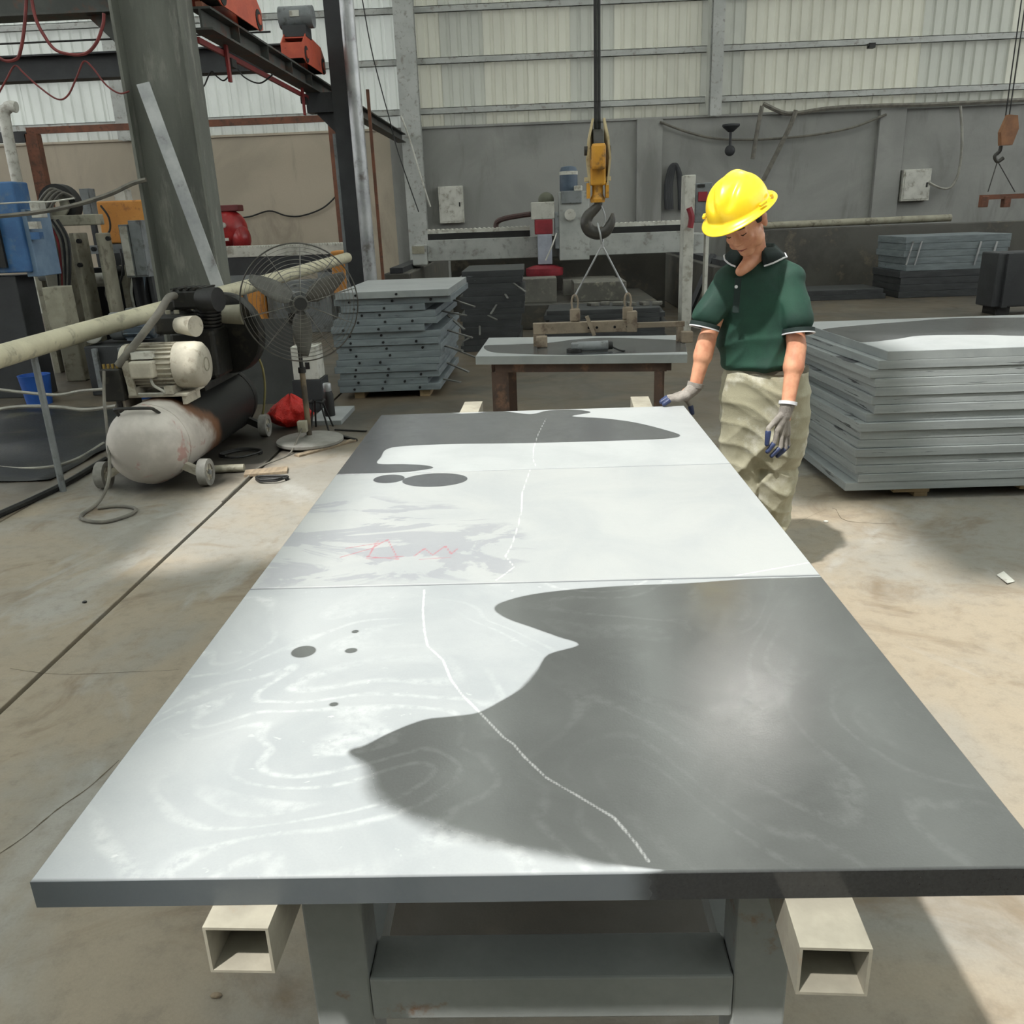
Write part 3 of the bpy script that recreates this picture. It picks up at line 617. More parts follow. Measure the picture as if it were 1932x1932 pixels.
# facial marks, hair
MB(HM).tube([(-.048, .083, .024), (-.032, .094, .029), (-.014, .093, .026)], [.002, .0045, .0035], 6).build('eyebrow', M_HAIR, pw, True)
MB(HM).tube([(.048, .083, .024), (.032, .094, .029), (.014, .093, .026)], [.002, .0045, .0035], 6).build('eyebrow', M_HAIR, pw, True)
for s in (-1, 1):
    MB(HM).tube([(s*.045, .082, -.002), (s*.031, .0915, -.0055), (s*.017, .087, -.002)], [.001, .0022, .001], 6).build('eyelid_line', M_HAIR, pw, True)
M_LIP = mat('lips', (150, 84, 76), (136, 74, 66), 30, .5)
MB(HM).tube([(-.021, .089, -.071), (0, .0985, -.0705), (.021, .089, -.071)], [.001, .0035, .001], 6).build('mouth', M_LIP, pw, True)
hb = MB(HM)
hb.ell((0, -.026, .025), (.089, .094, .085)); hb.ell((.079, .0, .012), (.010, .030, .028)); hb.ell((-.079, .0, .012), (.010, .030, .028)); hb.ell((0, -.07, -.02), (.07, .04, .045))
organic(hb, 'hair', M_HAIR, pw, .006, 4)
# hard hat
SCL = 1.03
hat = MB(HM @ Matrix.Translation((0, -.006, .060)) @ Matrix.Rotation(math.radians(12), 4, 'X'))
rows = []; NN = 72; MM = 26
for j in range(MM+1):
    ph = math.pi/2*j/MM; row = []
    for i in range(NN):
        a = 2*math.pi*i/NN; ca, sa = math.cos(a), math.sin(a)          # sa = +1 is the front
        rx, ry, rz = .118*SCL, .137*SCL, .128*SCL
        e = .86; cr = max(0.0, math.cos(ph))**e
        x, y, z = rx*ca*cr, ry*sa*cr, rz*math.sin(ph)**.95
        # raised centre ridge and the V of panels at the front
        fx = abs(x)/rx; front = max(0, sa)
        ridge = .010*math.exp(-(fx/.18)**2)*min(1, math.sin(ph)*1.6)
        vshape = -.009*math.exp(-(((fx-.30-.28*(math.sin(ph)-.45))/.10)**2))*max(0, min(1, (front-.15)*2.2))*max(0, min(1, (math.sin(ph)-.28)*5))*max(0, min(1, (.97-math.sin(ph))*6))
        k = 1+(ridge+vshape)/.13
        row.append((x*k, y*k, z*k))
    rows.append(row)
brim = []
for (ext, dz) in ((.0, 0), (.016, -.004), (.027, -.011), (.029, -.0145), (.026, -.016), (.0, -.006), (-.004, .0)):
    row = []
    for i in range(NN):
        a = 2*math.pi*i/NN; ca, sa = math.cos(a), math.sin(a); vis = max(0, sa)**2*.020
        row.append(((.118*SCL+ext)*ca, (.137*SCL+ext+(vis if ext > .01 else 0))*sa, dz-(.010*max(0, sa)**2 if ext > .01 else 0)))
    brim.append(row)
allr = brim[::-1] + rows[1:]
hat.loft([[Vector(p) for p in r] for r in allr])
ho = hat.build('hard_hat', M_HAT, pw, smooth='all')
HB = hat.M
for a in (18, 162, -18, -162):
    aa = math.radians(a); sl_ = MB(HB @ Matrix.Rotation(aa, 4, 'Z') @ Matrix.Translation((.136 if abs(a) < 90 and False else .137, 0, .012)))
    sl_.box((0, 0, 0), (.012, .036, .011)); sl_.build('slot_rib', M_HAT, ho, bevel=.002)
# shirt
sb = MB()
sb.loft([ringE((neck.x+.004, BY+.005, neck.z-.012), .070, .062), ringE(D(1428, 494, BY), .115, .088), ringE(D(1428, 520, BY), .165, .110), ringE(D(1425, 560, BY), .168, .126), ringE(D(1425, 610, BY), .162, .130), ringE(D(1430, 655, BY), .162, .130), ringE(D(1437, 684, BY), .176, .134), ringE(D(1440, 693, BY), .168, .124)])
seR, seL = D(1336, 592, BY-.06), D(1505, 600, BY-.12)
sb.cap(shR+Vector((.03, 0, -.012)), seR, .064, .066); sb.cap(shL+Vector((-.03, 0, -.012)), seL, .066, .070)
sb.cap(neck+Vector((-.03, 0, -.045)), shR+Vector((.015, 0, -.008)), .060, .062); sb.cap(neck+Vector((.03, 0, -.045)), shL+Vector((-.015, 0, -.008)), .060, .064)
def shirt_fold(co):
    x, y, z = co.T; d = np.zeros(len(co))
    rd = lambda p: (1-np.abs(np.sin(p)))**1.5
    d += .011*rd(15*x+3.5*z+1.2*np.sin(9*z))*np.clip((1.42-z)/.14, 0, 1)
    d += .009*rd(26*z-14*x+1.1*np.sin(13*x))*np.clip((1.18-z)/.1, 0, 1)
    d += .007*rd(30*x-22*z)*np.clip((1.36-z)/.1, 0, 1)*np.clip((np.abs(x-hipc.x)-.11)/.04, 0, 1)
    return d - .004
organic(sb, 'polo_shirt', M_SHIRT, pw, .0075, 9, shirt_fold)
def cuff(c, d, r0):
    for off, m, r, nm, hh in ((0, M_COLLAR, r0, 'cuff_band', .016), (.012, M_TRIM, r0+.001, 'cuff_piping', .005)):
        p = c + d*off; MB().pipe(p-d*hh/2, p+d*hh/2, r, r-.010, 28).build(nm, m, pw, True)
cuff(seR+(elR-shR).normalized()*.050, (elR-shR).normalized(), .064); cuff(seL+(elL-shL).normalized()*.054, (elL-shL).normalized(), .068)
# collar: a folded band round the neck, open towards the chest
fx_ = math.atan2(-.93, -.36); rows = [[], [], [], []]; CN = 30
for i in range(CN+1):
    a = fx_ + math.radians(24) + (2*math.pi-math.radians(48))*i/CN; e = min(i, CN-i)/CN*2
    for k, (r, dz) in enumerate(((.066, .010), (.071, .042), (.080, .044), (.116+.012*(1-min(1, e*5)), .000-.028*(1-min(1, e*3.2))))):
        sx = 1.12 if k == 3 else 1.0
        rows[k].append(Vector((neck.x+r*sx*math.cos(a), BY+.008+r*math.sin(a), neck.z+dz-.018 + (.012 if math.sin(a) > 0 else 0))))
cv = [p for r in rows for p in r]; n1 = CN+1
cf = [(k*n1+i, k*n1+i+1, ((k+1) % 4)*n1+i+1, ((k+1) % 4)*n1+i) for k in range(4) for i in range(CN)] + [(0, n1, 2*n1, 3*n1), (CN, 3*n1+CN, 2*n1+CN, n1+CN)]
co_ = MB().add(cv, cf).build('collar', M_COLLAR, pw, smooth='all')
MB().tube(rows[3], .0038, 6).build('collar_piping', M_TRIM, co_, True)
v0, v1 = D(1393, 524, BY-.148), D(1388, 590, BY-.155)
MB().bar(v0, v1, .026, .004, up=(-.3, -1, 0)).build('placket', M_COLLAR, pw, bevel=.001)
bp = D(1389, 541, BY-.158); MB().cyl(bp, bp+Vector((-.001, -.005, 0)), .0065, n=14).build('button', M_TRIM, pw)
# trousers
tb = MB()
tb.loft([ringE(D(1446, 684, BY), .165, .122), ringE(D(1445, 700, BY), .186, .132), ringE(D(1443, 740, BY), .200, .142), ringE(D(1442, 790, BY+.01), .202, .142), ringE(D(1440, 835, BY+.015), .190, .132), ringE(D(1440, 875, BY+.02), .165, .105)])
for hp, an, q in ((D(1466, 800, BY+.01), ankL, 0), (D(1404, 800, BY+.01), ankR, 1)):
    kn = hp.lerp(an, .45)+Vector((0, -.03, 0)); tb.cap(hp, kn, .110, .102); tb.cap(kn, an+Vector((0, 0, .04)), .102, .088)
def pants_fold(co):
    x, y, z = co.T; x = x-hipc.x
    rd = lambda p: (1-np.abs(np.sin(p)))**1.6
    up = np.clip((z-.72)/.12, 0, 1)*np.clip((1.03-z)/.06, 0, 1); lo = np.clip((.80-z)/.12, 0, 1)
    d = .013*rd(21*z-16*x*x*2+2.5*x+.8*np.sin(9*x))*up*(.6+.4*np.sin(13*x+9*z))
    d += .016*rd(20*z-13*x+.9*np.sin(7*x+6*z))*lo*(.65+.35*np.sin(17*x-7*z))
    d += .006*rd(33*z+11*x+1.3*np.sin(15*x))
    return d + .003*np.sin(26*x+6*z) - .006
organic(tb, 'trousers', M_PANTS, pw, .007, 4, pants_fold)
MB().loft([ringE(D(1446, 690, BY), .178, .130), ringE(D(1446, 698, BY), .180, .132)]).build('belt', mat('faded_belt', (96, 92, 78), (80, 76, 64), 9, .8), pw, True)
for an in (ankL, ankR):
    s = MB(); s.cap(an+Vector((.005, .03, -.03)), an+Vector((-.035, -.15, -.045)), .048, .042); s.cap(an+Vector((0, .02, -.0)), an+Vector((0, .02, .06)), .052, .05)
    s.box(an+Vector((-.015, -.06, -.079)), (.095, .27, .022)); organic(s, 'boot', M_SHOE, pw, .008, 3)
# gloves
def glove(name, palm, fingers, cuffp):
    g = MB(); t = []
    for p, q, r0, r1 in palm: g.cap(p, q, r0, r1, 12)
    for ch in fingers:
        for i in range(len(ch)-1): g.cap(ch[i][0], ch[i+1][0], ch[i][1], ch[i+1][1], 10)
    go = organic(g, name, M_GLOVE, pw, .0036, 3)
    for ch in fingers:
        c = MB(); a, b_ = ch[-2], ch[-1]; p = a[0].lerp(b_[0], .25); c.cap(p, b_[0], a[1]+.0012, b_[1]+.0014, 10); c.build('coated_fingertip', M_COAT, go, True)
    MB().pipe(cuffp[0], cuffp[1], cuffp[2], cuffp[2]-.008, 20).build('cuff', M_TRIM if name == 'glove' else M_GLOVE, go, True)
    return go
pR = D(1288, 748, 3.685); zt = ZT+.011
kn = [Vector((pR.x-.028, 3.655+.0215*k, zt+.020+(.004 if k in (1, 2) else 0))) for k in range(4)]
fing = []
for k in range(4):
    L = (.062, .072, .066, .052)[k]; a = kn[k]; m1 = a+Vector((-L*.5, -.006, -.001)); m2 = m1+Vector((-L*.42, -.004, -.017))
    if k == 3: m2.z -= .0
    fing.append([(a, .0105), (m1, .0100), (Vector((m2.x, m2.y, max(m2.z, zt) if m2.y < Y3 else m2.z)), .0086)])
th0 = pR+Vector((.012, .012, -.004)); fing.append([(th0, .013), (D(1302, 764, 3.70), .0115), (D(1306, 779, 3.698), .009)])
palm = [(Vector((wrR.x, wrR.y, wrR.z)), pR+Vector((.012, 0, .004)), .031, .026)]
palm += [(pR+Vector((.014, -.018+.014*k, .006)), kn[k], .020, .0135) for k in range(4)]
glove('work_glove', palm, fing, (wrR+(elR-wrR).normalized()*.002, wrR+(elR-wrR).normalized()*.022, .036))
GY = BY-.225
kl = [D(1466, 812, GY-.015), D(1474, 818, GY), D(1481, 821, GY+.018), D(1486, 820, GY+.036)]
fing = [[(kl[0], .0115), (D(1462, 834, GY-.022), .0100), (D(1448, 852, GY-.026), .0080)],
        [(kl[1], .0115), (D(1473, 843, GY-.012), .0100), (D(1456, 860, GY-.018), .0080)],
        [(kl[2], .0110), (D(1482, 845, GY+.01), .0098), (D(1467, 860, GY-.0), .0080)],
        [(kl[3], .0100), (D(1488, 840, GY+.034), .0090), (D(1476, 853, GY+.022), .0075)],
        [(D(1472, 785, GY-.01), .0150), (D(1450, 808, GY-.022), .0115), (D(1447, 838, GY-.03), .0086)]]
pl = D(1480, 784, GY+.005)
palm = [(wrL, pl, .031, .028)] + [(pl, k_, .024, .0135) for k_ in kl]
glove('glove', palm, fing, (wrL+(elL-wrL).normalized()*.0, wrL+(elL-wrL).normalized()*.014, .038))
# ------------------------------------------------------------------ steel frame and crane at left
M_COLM = mat('olive_grey_column_paint', (112, 114, 106), (96, 98, 91), 1.6, .6, dirt=(134, 134, 126), dscale=3, stretch=(3, 3, .6))
M_BEAM = mat('dark_crane_beam_paint', (78, 80, 76), (60, 62, 59), 2, .6, dirt=(92, 62, 50), dscale=5)
M_BEAMD = mat('black_grey_girder', (58, 60, 62), (46, 47, 50), 2, .6)
M_ORG = mat('faded_red_orange_paint', (206, 96, 70), (186, 82, 62), 4, .5, dirt=(92, 44, 36), dscale=9, dlo=.62, dhi=.7)
M_RED = mat('red_conductor_paint', (140, 46, 46), (112, 40, 40), 4, .5)
M_RUST = mat('rusty_angle_iron', (128, 82, 62), (100, 68, 54), 4, .8, dirt=(82, 60, 50))
M_ALU = mat('scuffed_aluminium', (190, 192, 192), (150, 152, 154), 3, .35, metal=.35, dirt=(110, 104, 100), dscale=6, dlo=.55, dhi=.7, stretch=(1, 1, .8))
M_BLK = mat('black_rubber', (32, 32, 31), (22, 22, 22), 6, .6)
M_CABLE = mat('dusty_grey_cable', (122, 118, 108), (98, 95, 88), 8, .7)
M_WHITE = mat('dusty_white_paint', (206, 205, 196), (184, 183, 174), 4, .6, dirt=(150, 144, 132), dscale=8)
M_CREAM = mat('grimy_cream_paint', (160, 156, 138), (138, 134, 118), 4, .6, dirt=(104, 98, 84), dscale=7)
M_GREYM = mat('machine_grey_paint', (132, 136, 138), (112, 116, 118), 4, .5, dirt=(84, 84, 82), dscale=7)
def ibeam(b, axis, a0, a1, c0, c1, depth, width, t=.02):
    """I section along an axis: 'x' (c = y, z of the centre), 'y' (c = x, z), 'z' (c = x, y; depth along x)"""
    if axis == 'z':
        b.bb((c0-depth/2, c1-width/2, a0), (c0-depth/2+t, c1+width/2, a1)); b.bb((c0+depth/2-t, c1-width/2, a0), (c0+depth/2, c1+width/2, a1)); b.bb((c0-depth/2+t, c1-t/2, a0), (c0+depth/2-t, c1+t/2, a1))
    elif axis == 'x':
        b.bb((a0, c0-width/2, c1-depth/2), (a1, c0+width/2, c1-depth/2+t)); b.bb((a0, c0-width/2, c1+depth/2-t), (a1, c0+width/2, c1+depth/2)); b.bb((a0, c0-t/2, c1-depth/2+t), (a1, c0+t/2, c1+depth/2-t))
    else:
        b.bb((c0-width/2, a0, c1-depth/2), (c0+width/2, a1, c1-depth/2+t)); b.bb((c0-width/2, a0, c1+depth/2-t), (c0+width/2, a1, c1+depth/2)); b.bb((c0-t/2, a0, c1-depth/2+t), (c0+t/2, a1, c1+depth/2-t))
    return b
c1 = thing('steel_column', 'broad olive-grey steel column with a bright bar leaning on it', 'column', (-3.335, 8.6, 0))
ibeam(MB(), 'z', .02, RZ-.01, -3.335, 8.6, .63, .32, .028).build('shaft', M_COLM, c1)
MB().bb((-3.72, 8.36, 0), (-2.95, 8.84, .02)).build('base_plate', M_COLM, c1)
MB().bb((-3.60, 8.42, .02), (-3.07, 8.44, .30)).build('gusset', M_COLM, c1)
zc = D(100, 33, 8.6).z
cr = thing('cross_beam', 'dark cross beam running left from the top of the broad column', 'beam', (-5.5, 8.6, zc))
ibeam(MB(), 'x', -9.0, -3.652, 8.6, zc+.24, .48, .26).build('beam', M_BEAM, cr)
g0 = D(165, 30, 8.6); MB().sheet([(-3.652, 8.6, zc-.001), (g0.x, 8.6, zc-.001), (-3.652, 8.6, zc-.28)], .02).build('gusset', M_BEAM, cr)
c2 = thing('steel_column', 'dark steel column behind the slab stack, beside a pale pipe', 'column', (-2.53, 13.1, 0))
b = MB(); b.bb((-2.71, 12.98, .02), (-2.37, 13.0, RZ-.01)); b.bb((-2.71, 13.30, .02), (-2.37, 13.32, RZ-.01)); b.bb((-2.55, 13.0, .02), (-2.53, 13.30, RZ-.01)); b.build('shaft', M_BEAMD, c2)
MB().bb((-2.78, 12.93, 0), (-2.30, 13.37, .02)).build('base_plate', M_BEAMD, c2)
MB().bb((-2.76, 13.01, .02), (-2.715, 13.25, 2.84)).build('edge_strip', M_GREYM, c2)
q0, q1 = D(590, 178, 13.0), D(632, 212, 13.0)
MB().bb((-3.08, 13.0, 3.12), (-2.715, 13.25, 3.369)).build('bracket', M_BEAMD, c2); MB().sheet([(-2.715, 13.1, 3.119), (-2.98, 13.1, 3.119), (-2.715, 13.1, 2.85)], .02).build('gusset', M_BEAMD, c2)
pp = D(662, 100, 12.7)
o = MB().cyl((pp.x, 12.7, 0), (pp.x, 12.7, RZ-.02), .095, n=24).build('downpipe', M_ALU, smooth=True); tag(o, 'pale round pipe standing beside the dark steel column', 'pipe')
pr = D(712, 400, 12.75); o = MB().bb((pr.x-.02, 12.75, 0), (pr.x+.02, 12.79, 3.35)).build('rusty_bar', M_RUST); tag(o, 'thin rusty upright bar right of the pale pipe', 'bar')
rb = thing('crane_runway', 'dark crane runway beam running back past both steel columns', 'beam', (-2.95, 15, 3.15))
ibeam(MB(), 'y', 8.78, 21.6, -2.97, 3.465, .19, .20, .02).build('beam', M_BEAM, rb)
MB().bb((-3.0, 8.78, 3.561), (-2.94, 21.6, 3.60)).build('rail', M_RUST, rb)
for y in (9.6, 10.6, 11.6, 12.6): MB().bb((-2.96, y-.008, 3.39), (-2.875, y+.008, 3.54)).build('stiffener', M_BEAM, rb)
cb = thing('conductor_bar', 'thin red conductor rail hung below the runway beam', 'rail', (-2.8, 11, 2.9))
a0, a1 = D(352, 74, 8.8), D(592, 181, 12.9); a0.x = a1.x = -3.03; a0.z = a1.z = 3.295
MB().bar(a0, a1, .03, .05).build('rail', M_RED, cb)
for px, py, yy in ((395, 90, 9.5), (572, 165, 12.5)):
    MB().bb((-3.01, yy-.03, a0.z-.26), (-2.985, yy+.03, 3.369)).build('hanger', M_RED, cb); MB().box((-3.03, yy+.2, a0.z-.06), (.07, .16, .08)).build('collector', M_BLK, cb)
def carriage(y0, y1, lab, motor):
    t = thing('crane_end_carriage', lab, 'crane', (-2.95, (y0+y1)/2, 3.6), 'crane end carriages')
    b = MB(); L = y1-y0
    prof = [(y0, 3.63), (y0+.1, 3.60), (y1-.1, 3.60), (y1, 3.63), (y1, 3.80), (y1-.18, 3.92), (y0+.22, 3.96), (y0, 3.82)]
    for s in (-1, 1): b.sheet([(-2.95+s*.13, y, z) for y, z in prof], .012*s)
    b.bb((-3.08, y0+.2, 3.9), (-2.82, y1-.18, 3.915)); b.bb((-3.08, y0, 3.64), (-2.82, y0+.012, 3.82)); b.bb((-3.08, y1-.012, 3.64), (-2.82, y1, 3.80))
    b.build('housing', M_ORG, t)
    for y in (y0+.14, y1-.14):
        w = MB().cyl((-3.0, y, 3.70), (-2.80, y, 3.70), .098, n=22).build('wheel', M_BLK, t, True); MB().cyl((-2.80, y, 3.70), (-2.79, y, 3.70), .05, n=16).build('hub', M_ORG, w)
    if motor:
        m = MB(); m.cyl((-3.15, y0+.35, 4.16), (-2.72, y0+.35, 4.16), .13, n=22); m.build('motor', M_GREYM, t, True); MB().bb((-3.1, y0+.2, 3.92), (-2.8, y0+.5, 4.05)).build('motor_mount', M_BEAMD, t); MB().box((-2.93, y0+.215, 4.18), (.12, .02, .07)).build('name_plate', M_WHITE, t)
    return t
carriage(8.85, 10.25, 'nearer red-orange crane end carriage on the runway beam', False); carriage(12.0, 13.2, 'farther red-orange crane end carriage with a grey motor above it', True)
gz = D(480, 112, 12.3).z
gd = MB(); ibeam(gd, 'x', -15, -3.11, 12.3, gz, .30, .24); o = gd.build('crane_girder', M_BEAMD); tag(o, 'long dark crane girder crossing behind the broad column', 'girder')
o = MB().cyl((-15, 12.0, gz+.25), (-3.2, 12.0, gz+.25), .012, n=6).build('trolley_wire', M_BLK); tag(o, 'thin wire strung above the dark crane girder', 'wire')
rz_ = D(330, 236, 19.6).z
fr = thing('angle_iron_gantry', 'rusty angle-iron frame in front of the beige wall', 'frame', (-7, 19.6, 0))
xa, xb = D(50, 245, 19.6).x, D(628, 228, 19.6).x
MB().bb((xa, 19.57, rz_-.06), (xb, 19.63, rz_+.07)).build('rail', M_RUST, fr); MB().bb((xa-.02, 19.5, 0), (xa+.24, 19.7, rz_-.06)).build('post', M_RUST, fr); MB().bb((xb-.1, 19.52, 0), (xb+.05, 19.68, rz_-.06)).build('post', M_RUST, fr); MB().bar((xa-3.5, 19.6, rz_-.02), (xa, 19.6, rz_-.12), .2, .2).build('side_rail', M_BEAMD, fr)
o = MB().tube(smoothpath([(xa-.2, 19.2, 0), (xa-.2, 19.2, rz_-.1), (xa-.1, 19.2, rz_+.4), (xa+.1, 19.2, rz_+.42)], 5), .11, 12).build('white_duct', M_WHITE, smooth=True); tag(o, 'white upright duct beside the rusty frame', 'duct')
# leaning bar
pt, pm = D(270, 158, 8.40), D(418, 560, 8.30); pb = pt+(pm-pt)*((pt.z-.02)/(pt.z-pm.z))
o = MB().bar(pt, pb, .115, .05, up=(.3, -1, 0)).build('leaning_bar', M_ALU, bevel=.004); tag(o, 'scuffed bright metal bar leaning against the broad column', 'bar')
# festoon and other cables
def cable(pts, Y, r, m, label, name='cable'):
    P = [D(*p, Y) if len(p) == 2 else D(*p) for p in pts]; o = MB().tube(smoothpath(P, 6), r, 6).build(name, m, smooth=True); return tag(o, label, 'cable')
M_REDC = mat('red_rubber_cable', (132, 58, 56), (108, 48, 48), 8, .6)
cable([(51, -25), (47, 40), (40, 90), (30, 112), (0, 110), (-40, 60)], 8.3, .014, M_REDC, 'thick red cable loop at the top left edge')
cable([(56, -25), (66, 30), (82, 65), (108, 96), (155, 103), (180, 84), (194, 48), (196, 25)], 8.3, .014, M_REDC, 'thick red cable loop ending at the cross beam gusset')
cable([(-10, 190), (12, 150), (28, 124), (45, 138), (75, 165), (108, 187), (128, 180), (145, 145), (158, 116), (175, 128), (200, 160), (225, 176), (244, 172)], 8.35, .008, M_REDC, 'thin drooping red cable below the thick red loops')
cable([(372, 170), (385, 162), (398, 135), (410, 145), (422, 152), (434, 140), (442, 122), (460, 145), (490, 157), (515, 140)], 9.9, .008, M_BLK, 'thin black cable drooping under the conductor rail')
cable([(-10, 409), (60, 402), (110, 394), (160, 382), (210, 365), (250, 346), (276, 339)], 8.38, .022, M_CABLE, 'thick dusty cable sagging from the broad column to the left edge')
cable([(-10, 385), (40, 382), (90, 381), (140, 374)], 8.2, .008, M_WHITE, 'thin white cable above the thick dusty cable')
cable([(402, 399), (440, 409), (470, 409), (508, 398), (540, 407), (570, 407), (610, 392), (640, 364)], 21.9, .02, M_BLK, 'dark cable swagged along the beige wall')
cable([(682, -10), (700, 90), (720, 170), (735, 225), (752, 290), (790, 400)], 18.6, .012, M_BLK, 'thin dark rope slanting down right of the pale pipe')
cable([(757, 218), (772, 260), (790, 320), (812, 390)], 18.8, .018, M_WHITE, 'white rope hanging by the wall column')
# ------------------------------------------------------------------ long duct and saw machines at left
dp = thing('long_duct', 'long cream plastic pipe running back past the compressor', 'pipe', (-3, 8, .9))
MB().tube([D(-60, 690, 4.75), D(150, 628, 6.1), D(300, 586, 7.1), D(385, 563, 7.75), D(470, 540, 8.7), D(655, 486, 12.2)], .068, 18).build('pipe', mat('cream_plastic_pipe', (206, 200, 172), (188, 182, 156), 3, .45, dirt=(150, 144, 124)), dp, True)
for px, py, yy in ((60, 655, 5.45), (460, 542, 8.6)):
    p = D(px, py, yy); MB().cyl((p.x, yy, 0), (p.x, yy, p.z-.03), .022, n=10).build('support', M_GREYM, dp)
M_BLUE = mat('scuffed_blue_paint', (66, 112, 162), (54, 94, 140), 4, .5, dirt=(96, 120, 142), dscale=6)
def pbox(b, x0, y0, x1, y1, Y, dep, skew=True):
    """box whose front face spans a photo rectangle at distance Y"""
    a = D(x0, y1, Y); c = D(x1, y0, Y); x_ = D(x0, y0, Y); 
    return b.bb((min(a.x, x_.x), Y, a.z), (c.x, Y+dep, c.z))
bm_ = thing('blue_saw_cabinet', 'blue machine cabinet at the left edge of the picture', 'machine', tuple(D(20, 700, 8.9)-Vector((0, 0, D(20, 700, 8.9).z))))
pbox(MB(), -110, 342, 22, 520, 8.9, .28).build('housing', M_BLUE, bm_, bevel=.015)
a = D(-30, 410, 8.88); c = D(4, 505, 8.88); MB().bb((a.x, 8.86, c.z), (c.x+.06, 8.895, a.z)).build('recess_panel', M_BLK, bm_)
a = D(36, 455, 8.9); MB().bb((a.x-.02, 8.95, a.z-.35), (a.x+.10, 9.4, a.z+.30)).build('side_door', mat('pale_blue_door', (128, 152, 176), (110, 134, 160), 4, .5), bm_, bevel=.006)
p = D(0, 520, 8.9); MB().bb((p.x-.6, 8.95, 0), (p.x+.12, 9.3, p.z-.01)).build('base', M_BEAMD, bm_, bevel=.01)
p = D(64, 395, 8.9); MB().box((p.x, 8.98, p.z), (.10, .12, .16)).build('connector', M_WHITE, bm_, bevel=.006)
for k, (x, y) in enumerate(((62, 425), (66, 445))): p = D(x, y, 8.92); MB().box((p.x, 8.96, p.z), (.09, .08, .07)).build('socket', M_BLUE if k else M_WHITE, bm_)
# cable drum and hose bundle machine
dr = thing('hose_reel', 'dark hose reel with looped hoses above the cream saw post', 'reel', tuple(D(105, 400, 9.9)))
p = D(108, 385, 9.9); b = MB(); b.pipe((p.x, 9.9, p.z), (p.x, 10.05, p.z), .21, .13, 26); b.build('rim', M_BLK, dr, True); MB().pipe((p.x, 9.86, p.z), (p.x, 9.90, p.z), .14, .05, 22).build('drum', M_CREAM, dr, True)
for k in range(4):
    q = D(80+8*k, 430, 9.8); r_ = D(96+7*k, 356+3*k, 9.8); s_ = D(130+4*k, 375, 9.85); MB().tube(smoothpath([q, (q.x-.02, 9.8, (q.z+r_.z)/2), r_, s_], 6), .016, 6).build('hose', M_CABLE, dr, True)
sp = thing('saw_machine', 'grimy cream stone saw with thick hose bundle and twin posts', 'machine', tuple(D(120, 600, 9.7)-Vector((0, 0, D(120, 600, 9.7).z))))
for x0, x1 in ((128, 170), (178, 214)):
    a = D(x0, 440, 9.7); c = D(x1, 545, 9.7); MB().bb((a.x, 9.7, 0), (c.x-.06, 10.0, a.z)).build('post', M_CREAM, sp, bevel=.012)
a = D(70, 408, 9.8); c = D(182, 424, 9.8); MB().bb((a.x, 9.8, c.z), (c.x, 10.0, a.z)).build('arm', M_CREAM, sp, bevel=.01)
a = D(74, 470, 9.9); c = D(130, 560, 9.9); MB().bb((a.x, 9.9, 0), (c.x, 10.3, a.z)).build('gearbox', M_CREAM, sp, bevel=.015)
for k in range(7):
    P = [D(78+5*k, 415, 9.6), D(98+5*k, 450, 9.55), D(108+4*k, 500, 9.5), D(112+3*k, 555, 9.5), D(100+5*k, 585, 9.5)]
    MB().tube(smoothpath(P, 5), .017, 6).build('hose', M_RED if k == 2 else (M_CABLE if k % 2 else M_BLK), sp, True)
for k, (x, y) in enumerate(((150, 455), (152, 500), (178, 470), (205, 450))): p = D(x, y, 9.69); MB().cyl((p.x, 9.66, p.z), (p.x, 9.70, p.z), .025, n=10).build('bolt', M_BLK, sp)
a = D(0, 598, 8.2); c = D(330, 640, 8.2); MB().bb((a.x+.35, 8.95, 0), (c.x-.35, 9.65, .52)).build('bed', M_BEAMD, sp, bevel=.01)
for k in range(5): x = a.x+.45+k*.28; MB().bb((x, 8.90, .08), (x+.05, 8.949, .5)).build('rib', M_GREYM, sp)
a = D(62, 545, 8.8); MB().bb((a.x, 8.96, .53), (a.x+.20, 9.2, a.z)).build('guard', M_CREAM, sp, bevel=.01)
def motor(name, c, axis, r, L, m, m2, label, parent_=None, fins=12):
    t = thing(name, label, 'motor', (c[0], c[1], c[2]-r)); c = Vector(c); ax = Vector(axis).normalized()
    MB().cyl(c-ax*L*.32, c+ax*L*.22, r*.9, n=24).build('body', m, t, True)
    for k in range(fins):
        a = math.pi*2*k/fins; x, y, _ = basis(ax); d = x*math.cos(a)+y*math.sin(a); MB().bar(c-ax*L*.30+d*r*.93, c+ax*L*.20+d*r*.93, .006, r*.14, up=d).build('fin', m, t)
    MB().lathe([(r*.97, 0), (r, .01), (r*.98, L*.24), (r*.8, L*.28)], c+ax*L*.22, ax, 26).build('fan_cover', m2, t, True)
    MB().lathe([(r*.97, 0), (r*.98, L*.05), (r*.6, L*.10), (r*.2, L*.14)], c-ax*L*.32, -ax, 24).build('end_bell', m, t, True)
    MB().cyl(c-ax*L*.46, c-ax*L*.6, r*.14, n=10).build('shaft', M_BLK, t)
    MB().box(c+Vector((0, 0, r*1.0)), (r*.8, r*.7, r*.45)).build('terminal_box', m2, t, bevel=.006)
    MB().box(c-Vector((0, 0, r*.93)), (r*1.1, r*1.1, r*.14)).build('foot', m, t)
    return t
M_BGREY = mat('blue_grey_motor_paint', (104, 116, 128), (86, 98, 110), 5, .5, dirt=(140, 140, 134))
p = D(248, 570, 9.25); motor('electric_motor', (p.x, 9.25, .53+.16), (-1, -.1, 0), .15, .52, M_BGREY, M_GREYM, 'blue-grey electric motor on the saw bed beside the broad column')
